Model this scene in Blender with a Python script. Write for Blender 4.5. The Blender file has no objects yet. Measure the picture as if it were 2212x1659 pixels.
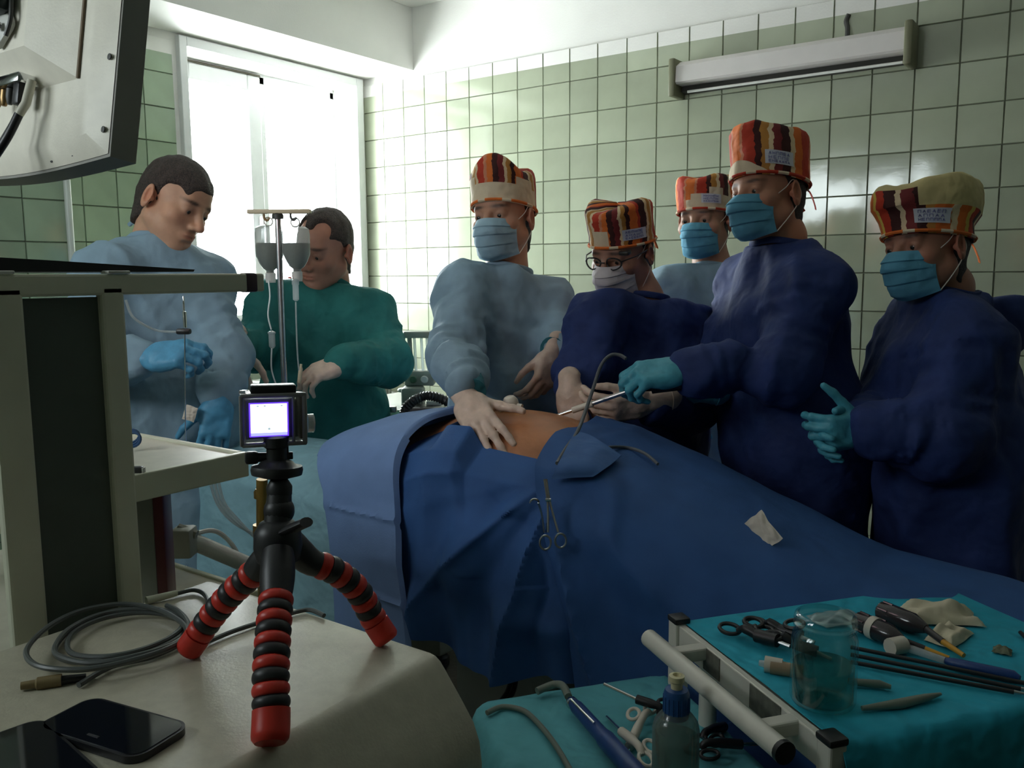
import bpy, bmesh, math, random
import numpy as np
from mathutils import Matrix
random.seed(7)
rng = np.random.default_rng(11)
PI = math.pi
sc = bpy.context.scene
COL = sc.collection

# ------------------------------------------------------------ camera, sky, daylight, exposure
F_PX = 1864.0
CAM = np.array([3.602, -3.630, 1.430])
RC = np.array([[0.81457574, 0.58001623, -0.00689394],
               [0.0671768, -0.10613484, -0.99207997],
               [-0.57615418, 0.80766117, -0.1254185]])      # rows: image right, image down, forward
cd = bpy.data.cameras.new('camera')
cam = bpy.data.objects.new('camera', cd)
COL.objects.link(cam)
cd.sensor_fit = 'HORIZONTAL'; cd.sensor_width = 36.0
cd.lens = F_PX / 2212 * 36.0
cd.clip_start = 0.02
mw = Matrix.Identity(4)
for r_ in range(3):
    mw[r_][0] = RC[0][r_]; mw[r_][1] = -RC[1][r_]; mw[r_][2] = -RC[2][r_]; mw[r_][3] = CAM[r_]
cam.matrix_world = mw
sc.camera = cam

SKY = 33.0
w = bpy.data.worlds.new('overcast_sky'); sc.world = w; w.use_nodes = True
bg = w.node_tree.nodes['Background']
bg.inputs['Color'].default_value = (0.93, 0.97, 1.0, 1); bg.inputs['Strength'].default_value = SKY
def portal(name, loc, sx, sy, rot):
    l = bpy.data.lights.new(name, 'AREA'); l.shape = 'RECTANGLE'; l.size = sx; l.size_y = sy
    l.cycles.is_portal = True
    o = bpy.data.objects.new(name, l); COL.objects.link(o); o.location = loc; o.rotation_euler = rot
    return o
portal('window_portal', (-0.30, -0.60, 1.78), 1.1, 1.5, (0, -PI/2, 0))       # daylight enters along +x
portal('window_portal', (1.66, -4.36, 2.05), 1.2, .62, (PI/2, 0, 0))          # and through the window behind, along +y
sc.view_settings.view_transform = 'Standard'
sc.view_settings.look = 'None'
sc.view_settings.exposure = 0.0
sc.view_settings.gamma = 1.0
sc.view_settings.use_curve_mapping = False
sc.cycles.max_bounces = 10
sc.cycles.diffuse_bounces = 6
sc.cycles.transparent_max_bounces = 16

# ------------------------------------------------------------ vectors
def V(*a): return np.array(a, float)
def nrm(v): v = np.asarray(v, float); return v / np.linalg.norm(v)
def P(u, v, d): return CAM + d * (RC.T @ V((u-1106)/F_PX, (v-829.5)/F_PX, 1.0))
def D(r, u, t): return nrm(RC.T @ V(r, -u, -t))             # image right, up, towards the camera
def at(u, v, **k):
    d = RC.T @ V((u-1106)/F_PX, (v-829.5)/F_PX, 1.0)
    ax, val = list(k.items())[0]
    i = 'xyz'.index(ax)
    return CAM + d * (val - CAM[i]) / d[i]
def surf_at(verts, u, v, r=14.):
    """nearest point of a built surface on the line of sight through a pixel"""
    q = (np.asarray(verts).reshape(-1, 3)-CAM) @ RC.T; pu, pv = 1106+F_PX*q[:, 0]/q[:, 2], 829.5+F_PX*q[:, 1]/q[:, 2]
    e = np.hypot(pu-u, pv-v); ok = np.nonzero(e < r)[0]
    if not len(ok): ok = np.array([int(np.argmin(e))])
    return P(u, v, q[ok, 2].min())
def frame(x, z):                                             # columns x, y, z
    z = nrm(z); x = nrm(np.asarray(x) - np.dot(x, z) * z)
    return np.stack([x, np.cross(z, x), z], 1)
def spline(pts, n=8, closed=False):
    p = np.asarray(pts, float); m = len(p); out = []
    for i in range(m if closed else m-1):
        if closed: a, b, c, d = p[(i-1) % m], p[i], p[(i+1) % m], p[(i+2) % m]
        else: a, b, c, d = p[max(i-1, 0)], p[i], p[i+1], p[min(i+2, m-1)]
        for k in range(n):
            t = k/n
            out.append(.5*((2*b)+(c-a)*t+(2*a-5*b+4*c-d)*t*t+(3*b-a-3*c+d)*t**3))
    if not closed: out.append(p[-1])
    return np.array(out)

# ------------------------------------------------------------ materials
def mat(name, color, rough=.6, metal=0., spec=.5, var=.06, vscale=8., bump=0., bscale=60., sheen=0., trans=0., alpha=1., emit=None, attr=None, sss=0., coat=0., ior=None, stretch=None):
    m = bpy.data.materials.new(name); m.use_nodes = True
    nt = m.node_tree; b = nt.nodes['Principled BSDF']
    def setv(k, v):
        if k in b.inputs: b.inputs[k].default_value = v
    setv('Roughness', rough); setv('Metallic', metal); setv('Specular IOR Level', spec)
    setv('Transmission Weight', trans); setv('Alpha', alpha); setv('Coat Weight', coat)
    if ior: setv('IOR', ior)
    if sheen: setv('Sheen Weight', sheen)
    if sss: setv('Subsurface Weight', sss); setv('Subsurface Radius', (.02, .008, .004)); setv('Subsurface Scale', .3)
    tc = nt.nodes.new('ShaderNodeTexCoord')
    no = nt.nodes.new('ShaderNodeTexNoise'); no.inputs['Scale'].default_value = vscale; no.inputs['Detail'].default_value = 4
    src = tc.outputs['Object']
    if stretch:
        mp = nt.nodes.new('ShaderNodeMapping'); mp.inputs['Scale'].default_value = stretch
        nt.links.new(src, mp.inputs['Vector']); src = mp.outputs['Vector']
    nt.links.new(src, no.inputs['Vector'])
    mx = nt.nodes.new('ShaderNodeMix'); mx.data_type = 'RGBA'; mx.blend_type = 'MULTIPLY'; mx.inputs['Factor'].default_value = 1.0
    rp = nt.nodes.new('ShaderNodeValToRGB')
    rp.color_ramp.elements[0].position = .3; rp.color_ramp.elements[1].position = .7
    lo, hi = 1-var*1.5, 1+var
    rp.color_ramp.elements[0].color = (lo, lo, lo, 1); rp.color_ramp.elements[1].color = (hi, hi, hi, 1)
    nt.links.new(no.outputs['Fac'], rp.inputs['Fac'])
    nt.links.new(rp.outputs['Color'], mx.inputs[7])
    if attr:
        at_ = nt.nodes.new('ShaderNodeAttribute'); at_.attribute_name = attr
        nt.links.new(at_.outputs['Color'], mx.inputs[6])
    else:
        mx.inputs[6].default_value = (*color, 1)
    nt.links.new(mx.outputs[2], b.inputs['Base Color'])
    if bump:
        n2 = nt.nodes.new('ShaderNodeTexNoise'); n2.inputs['Scale'].default_value = bscale; n2.inputs['Detail'].default_value = 5
        nt.links.new(src, n2.inputs['Vector'])
        bu = nt.nodes.new('ShaderNodeBump'); bu.inputs['Strength'].default_value = bump; bu.inputs['Distance'].default_value = .01
        nt.links.new(n2.outputs['Fac'], bu.inputs['Height']); nt.links.new(bu.outputs['Normal'], b.inputs['Normal'])
    if emit:
        setv('Emission Color', (*emit[0], 1)); setv('Emission Strength', emit[1])
    return m
def thin_glass(name, tint=(1, 1, 1), gloss=.08, rough=.02, body=0.0, bodycol=(.9, .9, .9)):
    m = bpy.data.materials.new(name); m.use_nodes = True; nt = m.node_tree
    for n in list(nt.nodes): nt.nodes.remove(n)
    o = nt.nodes.new('ShaderNodeOutputMaterial'); t = nt.nodes.new('ShaderNodeBsdfTransparent'); g = nt.nodes.new('ShaderNodeBsdfGlossy')
    t.inputs['Color'].default_value = (*tint, 1); g.inputs['Roughness'].default_value = rough
    fr = nt.nodes.new('ShaderNodeLayerWeight'); fr.inputs['Blend'].default_value = .25
    mr = nt.nodes.new('ShaderNodeMapRange'); mr.inputs['To Min'].default_value = gloss*.4; mr.inputs['To Max'].default_value = min(1, gloss*5)
    nt.links.new(fr.outputs['Facing'], mr.inputs['Value'])
    mx = nt.nodes.new('ShaderNodeMixShader'); nt.links.new(mr.outputs['Result'], mx.inputs['Fac'])
    nt.links.new(t.outputs[0], mx.inputs[1]); nt.links.new(g.outputs[0], mx.inputs[2])
    last = mx.outputs[0]
    if body:
        df = nt.nodes.new('ShaderNodeBsdfTranslucent'); d2 = nt.nodes.new('ShaderNodeBsdfDiffuse')
        no = nt.nodes.new('ShaderNodeTexNoise'); no.inputs['Scale'].default_value = 30
        mc = nt.nodes.new('ShaderNodeMix'); mc.data_type = 'RGBA'; mc.inputs[6].default_value = (*bodycol, 1); mc.inputs[7].default_value = (*[c*.85 for c in bodycol], 1)
        nt.links.new(no.outputs['Fac'], mc.inputs['Factor'])
        nt.links.new(mc.outputs[2], df.inputs['Color']); nt.links.new(mc.outputs[2], d2.inputs['Color'])
        md = nt.nodes.new('ShaderNodeMixShader'); md.inputs['Fac'].default_value = .5
        nt.links.new(df.outputs[0], md.inputs[1]); nt.links.new(d2.outputs[0], md.inputs[2])
        m2 = nt.nodes.new('ShaderNodeMixShader'); m2.inputs['Fac'].default_value = body
        nt.links.new(last, m2.inputs[1]); nt.links.new(md.outputs[0], m2.inputs[2]); last = m2.outputs[0]
    nt.links.new(last, o.inputs['Surface'])
    return m
def cloth(name, color, rough=.75, weave=900., var=.1, translucent=0., crumple=.5, cscale=16.):
    """non-woven fabric: fine fibre grain in colour and relief plus soft crumple relief"""
    m = mat(name, color, rough=rough, spec=.3, var=var, vscale=14., sheen=.0)
    nt = m.node_tree; b = nt.nodes['Principled BSDF']
    tc = [n for n in nt.nodes if n.type == 'TEX_COORD'][0]
    n1 = nt.nodes.new('ShaderNodeTexNoise'); n1.inputs['Scale'].default_value = weave/4; n1.inputs['Detail'].default_value = 3
    n2 = nt.nodes.new('ShaderNodeTexNoise'); n2.inputs['Scale'].default_value = cscale; n2.inputs['Detail'].default_value = 2; n2.inputs['Distortion'].default_value = .25
    b1 = nt.nodes.new('ShaderNodeBump'); b1.inputs['Strength'].default_value = .12; b1.inputs['Distance'].default_value = .003
    b2 = nt.nodes.new('ShaderNodeBump'); b2.inputs['Strength'].default_value = crumple; b2.inputs['Distance'].default_value = .03
    for n in (n1, n2): nt.links.new(tc.outputs['Object'], n.inputs['Vector'])
    nt.links.new(n1.outputs['Fac'], b1.inputs['Height']); nt.links.new(n2.outputs['Fac'], b2.inputs['Height'])
    nt.links.new(b2.outputs['Normal'], b1.inputs['Normal']); nt.links.new(b1.outputs['Normal'], b.inputs['Normal'])
    if translucent:
        out = [n for n in nt.nodes if n.type == 'OUTPUT_MATERIAL'][0]
        tr = nt.nodes.new('ShaderNodeBsdfTranslucent'); tr.inputs['Color'].default_value = (*color, 1)
        mx = nt.nodes.new('ShaderNodeMixShader'); mx.inputs['Fac'].default_value = translucent
        nt.links.new(b.outputs[0], mx.inputs[1]); nt.links.new(tr.outputs[0], mx.inputs[2]); nt.links.new(mx.outputs[0], out.inputs['Surface'])
    return m

# ------------------------------------------------------------ mesh building
class MB:
    def __init__(s): s.v = []; s.f = []; s.m = []; s.n = 0
    def add(s, v, f, mi=0):
        v = np.asarray(v, float).reshape(-1, 3); s.v.append(v)
        s.f += [tuple(int(i)+s.n for i in q) for q in f]; s.m += [mi]*len(f); s.n += len(v); return s
    def bm(s, bm, mi=0):
        bm.verts.index_update()
        s.add([tuple(x.co) for x in bm.verts], [[x.index for x in q.verts] for q in bm.faces], mi); bm.free(); return s
    def box(s, c, size, R=None, bev=0., seg=2, mi=0):
        bm = bmesh.new(); bmesh.ops.create_cube(bm, size=1.0)
        for q in bm.verts: q.co = (q.co.x*size[0], q.co.y*size[1], q.co.z*size[2])
        if bev: bmesh.ops.bevel(bm, geom=list(bm.edges), offset=bev, segments=seg, affect='EDGES', profile=.5)
        v = np.array([tuple(x.co) for x in bm.verts])
        if R is not None: v = v @ np.asarray(R).T
        bm.verts.index_update()
        f = [[x.index for x in q.verts] for q in bm.faces]; bm.free()
        return s.add(v+np.asarray(c), f, mi)
    def tube(s, pts, r, n=10, closed=False, cap=True, mi=0, flat=None):
        p = np.asarray(pts, float); m = len(p)
        r = np.full(m, r) if np.isscalar(r) else np.asarray(r, float)
        t = np.gradient(p, axis=0) if not closed else np.roll(p, -1, 0)-np.roll(p, 1, 0)
        t /= np.linalg.norm(t, axis=1)[:, None]+1e-12
        u = np.cross(t[0], V(0, 0, 1) if abs(t[0][2]) < .9 else V(1, 0, 0)); u = nrm(u)
        vs = []
        for i in range(m):
            u = nrm(u-np.dot(u, t[i])*t[i]); w_ = np.cross(t[i], u)
            for k in range(n):
                a = 2*PI*k/n
                vs.append(p[i]+r[i]*(math.cos(a)*u+math.sin(a)*w_*(flat or 1)))
        f = []
        for i in range(m if closed else m-1):
            j = (i+1) % m
            for k in range(n): f.append((i*n+k, i*n+(k+1) % n, j*n+(k+1) % n, j*n+k))
        if cap and not closed: f += [tuple(range(n-1, -1, -1)), tuple(range((m-1)*n, m*n))]
        return s.add(vs, f, mi)
    def lathe(s, prof, o=(0, 0, 0), M=None, n=24, mi=0, cap=True, sx=1., sy=1.):
        M = np.eye(3) if M is None else np.asarray(M); o = np.asarray(o, float)
        vs = []
        for r, z in prof:
            for k in range(n):
                a = 2*PI*k/n; vs.append(o+M @ V(r*sx*math.cos(a), r*sy*math.sin(a), z))
        f = []
        for i in range(len(prof)-1):
            for k in range(n): f.append((i*n+k, i*n+(k+1) % n, (i+1)*n+(k+1) % n, (i+1)*n+k))
        if cap: f += [tuple(range(n-1, -1, -1)), tuple(range((len(prof)-1)*n, len(prof)*n))]
        return s.add(vs, f, mi)
    def grid(s, G, mi=0, thick=0., flip=False):
        G = np.asarray(G, float); a, b = G.shape[:2]
        f = [(i*b+j, (i+1)*b+j, (i+1)*b+j+1, i*b+j+1) for i in range(a-1) for j in range(b-1)]
        if flip: f = [q[::-1] for q in f]
        if not thick: return s.add(G.reshape(-1, 3), f, mi)
        du = np.gradient(G, axis=0); dv = np.gradient(G, axis=1); nn = np.cross(du, dv)
        nn /= np.linalg.norm(nn, axis=2)[..., None]+1e-12
        if flip: nn = -nn
        B = G-nn*thick; N = a*b
        f2 = [tuple(x+N for x in q[::-1]) for q in f]
        rim = [i*b for i in range(a)]+[(a-1)*b+j for j in range(1, b)]+[i*b+b-1 for i in range(a-2, -1, -1)]+[j for j in range(b-2, 0, -1)]
        f3 = [(rim[i], rim[(i+1) % len(rim)], rim[(i+1) % len(rim)]+N, rim[i]+N) for i in range(len(rim))]
        if flip: pass
        else: f3 = [q[::-1] for q in f3]
        return s.add(np.concatenate([G.reshape(-1, 3), B.reshape(-1, 3)]), f+f2+f3, mi)
    def prism(s, poly, h0, h1, M=None, o=(0, 0, 0), mi=0):
        M = np.eye(3) if M is None else np.asarray(M); n = len(poly)
        vs = [np.asarray(o)+M @ V(x, y, h) for h in (h0, h1) for x, y in poly]
        f = [(i, (i+1) % n, n+(i+1) % n, n+i) for i in range(n)]+[tuple(range(n-1, -1, -1)), tuple(range(n, 2*n))]
        return s.add(vs, f, mi)
    def build(s, name, mats, parent=None, smooth=True, **k):
        v = np.concatenate(s.v) if s.v else np.zeros((0, 3))
        return mesh_obj(name, v, s.f, mats, parent, smooth, mi=s.m, **k)
def wloc(o):
    l = V(0, 0, 0)
    while o is not None: l = l+V(*o.location); o = o.parent
    return l
def mesh_obj(name, v, f, mats, parent=None, smooth=True, mi=None, loc=None, col=None, uv=None, sharp=40):
    v = np.asarray(v, float)
    if parent is None and loc is None and len(v):
        loc = V((v[:, 0].min()+v[:, 0].max())/2, (v[:, 1].min()+v[:, 1].max())/2, v[:, 2].min())
    o_ = wloc(parent)+(V(0, 0, 0) if loc is None else V(*loc))
    me = bpy.data.meshes.new(name); me.from_pydata((v-o_).tolist(), [], f if isinstance(f, list) else f.tolist())
    for m in (mats if isinstance(mats, (list, tuple)) else [mats]): me.materials.append(m)
    if mi is not None and len(set(mi)) > 1: me.polygons.foreach_set('material_index', np.array(mi, dtype=np.int32))
    if col is not None:
        a = me.color_attributes.new('col', 'FLOAT_COLOR', 'POINT')
        a.data.foreach_set('color', np.concatenate([col, np.ones((len(col), 1))], 1).astype(np.float32).ravel())
    if uv is not None:
        l = me.uv_layers.new(name='UVMap')
        idx = np.empty(len(me.loops), dtype=np.int32); me.loops.foreach_get('vertex_index', idx)
        l.data.foreach_set('uv', np.asarray(uv, np.float32)[idx].ravel())
    me.update()
    if smooth:
        me.polygons.foreach_set('use_smooth', np.ones(len(me.polygons), dtype=bool))
        if sharp: me.set_sharp_from_angle(angle=math.radians(sharp))
    o = bpy.data.objects.new(name, me); COL.objects.link(o)
    if parent is not None: o.parent = parent
    if loc is not None: o.location = tuple(float(x) for x in loc)
    return o
def thing(name, label, cat, loc=(0, 0, 0), group=None):
    o = bpy.data.objects.new(name, None); COL.objects.link(o); o.empty_display_size = .05
    o.location = tuple(float(x) for x in loc); o['label'] = label; o['category'] = cat
    if group: o['group'] = group
    return o
def tag(o, label, cat, group=None, kind=None):
    o['label'] = label; o['category'] = cat
    if group: o['group'] = group
    if kind: o['kind'] = kind
    return o
def struct(o): o['kind'] = 'structure'; return o

# ------------------------------------------------------------ implicit surfaces (for bodies, gowns, gloves)
def smin(a, b, k):
    h = np.clip(.5+.5*(b-a)/k, 0, 1); return b*(1-h)+a*h-k*h*(1-h)
class Field:
    def __init__(s, ax):
        s.ax = [np.asarray(a, float) for a in ax]; s.F = np.full([len(a) for a in s.ax], .12)
    def sl(s, lo, hi):
        r = []
        for a, l, h in zip(s.ax, lo, hi):
            i = max(0, int(np.searchsorted(a, l))-1); j = min(len(a), int(np.searchsorted(a, h))+1); r.append(slice(i, max(j, i+1)))
        return tuple(r)
    def co(s, sl): return (s.ax[0][sl[0]][:, None, None], s.ax[1][sl[1]][None, :, None], s.ax[2][sl[2]][None, None, :])
    def add(s, prim, k=.01, op='u'):
        fn, lo, hi = prim; m = k+.03; sl = s.sl(np.asarray(lo)-m, np.asarray(hi)+m)
        d = fn(*s.co(sl)); A = s.F[sl]
        if op == 'u': s.F[sl] = smin(A, d, k)
        elif op == 's': s.F[sl] = -smin(-A, d, k)
        elif op == 'i': s.F[sl] = -smin(-A, -d, k)
        return s
    def disp(s, fn, band=.05):
        idx = np.nonzero(np.abs(s.F) < band)
        s.F[idx] += fn(s.ax[0][idx[0]], s.ax[1][idx[1]], s.ax[2][idx[2]]); return s
    def mesh(s, smooth=2):
        F = s.F; S = F < 0
        c = np.zeros([n-1 for n in F.shape], np.int8)
        cs = [(i, j, k) for i in (0, 1) for j in (0, 1) for k in (0, 1)]
        sh = lambda A, q: A[q[0]:A.shape[0]-1+q[0], q[1]:A.shape[1]-1+q[1], q[2]:A.shape[2]-1+q[2]]
        for q in cs: c += sh(S, q)
        act = (c > 0) & (c < 8); ii, jj, kk = np.nonzero(act)
        idx = np.full(act.shape, -1, np.int64); idx[act] = np.arange(len(ii))
        pos = np.zeros((len(ii), 3)); cnt = np.zeros(len(ii))
        X = [s.ax[0], s.ax[1], s.ax[2]]
        for a in cs:
            for ax in range(3):
                if a[ax]: continue
                b = list(a); b[ax] = 1
                fa = F[ii+a[0], jj+a[1], kk+a[2]]; fb = F[ii+b[0], jj+b[1], kk+b[2]]
                x = (fa < 0) != (fb < 0); t = np.where(x, fa/np.where(x, fa-fb, 1), 0)
                for e, I in enumerate((ii, jj, kk)):
                    pa = X[e][I+a[e]]; pb = X[e][I+b[e]]
                    pos[:, e] += np.where(x, pa+t*(pb-pa), 0)
                cnt += x
        pos /= cnt[:, None]
        Q = []
        for ax in range(3):
            o1, o2 = (ax+1) % 3, (ax+2) % 3
            A = np.take(S, range(S.shape[ax]-1), ax); B = np.take(S, range(1, S.shape[ax]), ax)
            e = np.array(np.nonzero(A != B))
            ok = (e[o1] >= 1) & (e[o1] <= F.shape[o1]-2) & (e[o2] >= 1) & (e[o2] <= F.shape[o2]-2); e = e[:, ok]
            ins = S[tuple(e)]
            def cell(d1, d2):
                q = e.copy(); q[o1] -= d1; q[o2] -= d2; return idx[tuple(q)]
            q = np.stack([cell(1, 1), cell(0, 1), cell(0, 0), cell(1, 0)], 1)
            q[~ins] = q[~ins][:, ::-1]; Q.append(q)
        Q = np.concatenate(Q)
        if smooth:
            E = np.concatenate([Q[:, [0, 1]], Q[:, [1, 2]], Q[:, [2, 3]], Q[:, [3, 0]]]); n = len(pos)
            deg = np.bincount(E.ravel(), minlength=n).astype(float)+1e-9
            for it in range(smooth):
                acc = np.zeros_like(pos)
                for d in range(3):
                    acc[:, d] = np.bincount(E[:, 0], pos[E[:, 1], d], n)+np.bincount(E[:, 1], pos[E[:, 0], d], n)
                pos = pos*.45+.55*acc/deg[:, None]
        return pos, Q
def s_ell(c, r, M=None):
    c = np.asarray(c, float); r = np.asarray(r, float); M = np.eye(3) if M is None else M
    R = np.abs(M) @ r
    def fn(x, y, z):
        x = x-c[0]; y = y-c[1]; z = z-c[2]; k0 = 0; k1 = 0
        for i in range(3):
            q = (x*M[0, i]+y*M[1, i]+z*M[2, i])/r[i]; k0 = k0+q*q; k1 = k1+(q/r[i])**2
        k0 = np.sqrt(k0); return k0*(k0-1)/(np.sqrt(k1)+1e-9)
    return fn, c-R, c+R
def s_cone(a, b, ra, rb, n=None, s=1., rip=None):
    a = np.asarray(a, float); b = np.asarray(b, float); ab = b-a; L2 = max(ab @ ab, 1e-9); R = max(ra, rb)
    def fn(x, y, z):
        x = x-a[0]; y = y-a[1]; z = z-a[2]
        t = np.clip((x*ab[0]+y*ab[1]+z*ab[2])/L2, 0, 1)
        x = x-t*ab[0]; y = y-t*ab[1]; z = z-t*ab[2]
        q = x*x+y*y+z*z; r = ra+(rb-ra)*t
        if rip is not None: r = r*(1+rip[0]*np.sin(rip[1]*t+rip[3]*np.sin(rip[2]*(x+y-z)+t*9)))
        if n is not None:
            pn = x*n[0]+y*n[1]+z*n[2]; q = q+pn*pn*(1/s**2-1)
            return (np.sqrt(q)-r)*(.5+.5*s)
        return np.sqrt(q)-r
    return fn, np.minimum(a, b)-R, np.maximum(a, b)+R
def s_box(c, h, M, r):
    c = np.asarray(c, float); h = np.asarray(h, float); R = np.abs(M) @ h
    def fn(x, y, z):
        x = x-c[0]; y = y-c[1]; z = z-c[2]; o = 0; ins = None
        for i in range(3):
            q = np.abs(x*M[0, i]+y*M[1, i]+z*M[2, i])-(h[i]-r)
            o = o+np.maximum(q, 0)**2; ins = q if ins is None else np.maximum(ins, q)
        return np.sqrt(o)+np.minimum(ins, 0)-r
    return fn, c-R, c+R
def s_plane(p, n, c, R):
    """half space below the plane, evaluated within R of c"""
    p = np.asarray(p, float); c = np.asarray(c, float)
    def fn(x, y, z): return (x-p[0])*n[0]+(y-p[1])*n[1]+(z-p[2])*n[2]
    return fn, c-R, c+R
class Noise:
    def __init__(s, seed, m=5, lo=.7, hi=1.6):
        g = np.random.default_rng(seed); k = g.normal(size=(m, 3)); k /= np.linalg.norm(k, axis=1)[:, None]
        s.k = k*g.uniform(lo, hi, (m, 1)); s.p = g.uniform(0, 6.28, m); s.w = g.normal(size=(m, 3)); s.m = m
    def __call__(s, x, y, z):
        o = 0
        for k, p, w_ in zip(s.k, s.p, s.w):
            o = o+np.sin(k[0]*x+k[1]*y+k[2]*z+p+1.3*np.sin(.6*(w_[0]*x+w_[1]*y+w_[2]*z)+p))
        return o/s.m*1.6
def lin(lo, hi, st): return np.arange(lo, hi+st, st)
def multi(lo, hi, f0, f1, fine, coarse):
    f0 = max(lo, f0); f1 = min(hi, f1)
    a = lin(lo, f0-coarse*.6, coarse) if f0-lo > coarse else np.array([lo-coarse])
    b = lin(f0, f1, fine); c = lin(f1+coarse, hi+coarse, coarse) if hi-f1 > 0 else np.array([f1+coarse])
    q = np.concatenate([a, b, c]); q = np.unique(np.round(q, 6)); return q
# ------------------------------------------------------------ the room
T = .152; ZA = 2.340; ROOM_Y = -4.2; ROOM_X = 5.2; CEIL = 2.85; BEAM = .374; PIL_Y = -1.945
M_plaster = mat('white_limewash', (.80, .79, .75), rough=.85, var=.03, vscale=3, bump=.08, bscale=120)
M_ceil = mat('ceiling_paint', (.80, .80, .76), rough=.9, var=.03, vscale=2, bump=.05, bscale=90)
M_grout = mat('grout', (.16, .17, .125), rough=.9, var=.3, vscale=25)
M_floor = mat('terrazzo', (.10, .085, .07), rough=.35, var=.2, vscale=60)
M_white = mat('white_pvc', (.66, .67, .67), rough=.35, var=.02)
M_pale = mat('pale_wall_paint', (.22, .27, .22), rough=.6, var=.05, vscale=3)
def glaze(name, color):
    M_t = mat(name, color, rough=.09, spec=.85, var=.07, vscale=5, bump=.05, bscale=9); nt = M_t.node_tree
    oi = nt.nodes.new('ShaderNodeObjectInfo'); hs = nt.nodes.new('ShaderNodeHueSaturation')
    mr = nt.nodes.new('ShaderNodeMapRange'); mr.inputs['To Min'].default_value = .86; mr.inputs['To Max'].default_value = 1.08
    nt.links.new(oi.outputs['Random'], mr.inputs['Value']); nt.links.new(mr.outputs['Result'], hs.inputs['Value'])
    b_ = nt.nodes['Principled BSDF']; lk = b_.inputs['Base Color'].links[0]; s_ = lk.from_socket
    nt.links.new(s_, hs.inputs['Color']); nt.links.new(hs.outputs['Color'], b_.inputs['Base Color']); return M_t
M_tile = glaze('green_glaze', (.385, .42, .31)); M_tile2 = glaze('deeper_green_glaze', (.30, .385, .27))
M_glass2 = thin_glass('tinted_pane', (.58, .60, .60), gloss=.04)
M_glass = thin_glass('window_pane_glass', (.97, .99, .98), gloss=.04)

def slab(name, lo, hi, m, holes=None):
    lo, hi = V(*lo), V(*hi); o = MB().box((lo+hi)/2, hi-lo).build(name, m, smooth=False, loc=(0, 0, 0)); return struct(o)
slab('floor', (-.3, ROOM_Y-.3, -.1), (ROOM_X+.2, .2, 0), M_floor)
slab('ceiling', (-.3, ROOM_Y-.3, CEIL), (ROOM_X+.2, .2, CEIL+.1), M_ceil)
slab('trim_1', (.001, ROOM_Y, 2.528), (BEAM, -.001, CEIL-.001), M_plaster)       # beam over the window
wr = slab('wall_right', (-.3, 0.0, 0), (ROOM_X+.2, .2, CEIL), M_plaster)
def wall_pieces(name, boxes, m):
    mb = MB()
    for lo, hi in boxes: mb.box((V(*lo)+V(*hi))/2, V(*hi)-V(*lo))
    return struct(mb.build(name, m, smooth=False, loc=(0, 0, 0)))
WY0, WY1, WZ0, WZ1 = -1.16, -.075, 1.125, 2.477                                    # window opening
wl = wall_pieces('wall_left', [((-.3, PIL_Y-.1, 0), (0, WY0, CEIL)), ((-.3, WY1, 0), (0, 0, CEIL)), ((-.3, WY0, 0), (0, WY1, WZ0)), ((-.3, WY0, WZ1), (0, WY1, CEIL))], M_plaster)
wp = slab('wall_pier', (-.3, ROOM_Y, 0), (BEAM, PIL_Y, CEIL), M_plaster)
RX0, RX1, RZ0, RZ1 = 1.05, 2.28, 1.74, 2.36
wall_pieces('wall_back', [((0, ROOM_Y-.2, 0), (RX0, ROOM_Y, CEIL)), ((RX1, ROOM_Y-.2, 0), (ROOM_X+.2, ROOM_Y, CEIL)), ((RX0, ROOM_Y-.2, 0), (RX1, ROOM_Y, RZ0)), ((RX0, ROOM_Y-.2, RZ1), (RX1, ROOM_Y, CEIL))], M_pale)
slab('wall_front', (ROOM_X, ROOM_Y, 0), (ROOM_X+.2, 0, CEIL), mat('dark_green_paint', (.07, .09, .07), rough=.6, var=.1, vscale=3))

def tile_mesh(name, w_, h, mats, split=None, th=.007, ch=.0022):
    """glazed tile lying in xz, face towards -y, with a chamfered rim; split = painted height from the top"""
    me = bpy.data.meshes.new(name); a, c = w_/2, h/2; zs = [-c+ch, c-ch]
    if split: zs.insert(1, c-split)
    v = []; f = []
    for z in zs: v += [(-a+ch, -th, z), (a-ch, -th, z)]
    n = len(zs)
    for i in range(n-1): f.append((2*i, 2*i+1, 2*i+3, 2*i+2))
    b = len(v); v += [(-a, -.001, -c), (a, -.001, -c), (a, -.001, c), (-a, -.001, c)]
    t = 2*(n-1)
    f += [(b, b+1, 1, 0), (b+2, b+3, t, t+1), (b+3, b, *[2*i for i in range(n)]), (b+1, b+2, *[2*i+1 for i in range(n-1, -1, -1)])]
    me.from_pydata(v, [], f)
    for m in mats: me.materials.append(m)
    if split: me.polygons[n-2].material_index = 1; me.polygons[n].material_index = 1
    me.update(); return me
ROWS_DEEP = 8
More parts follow.
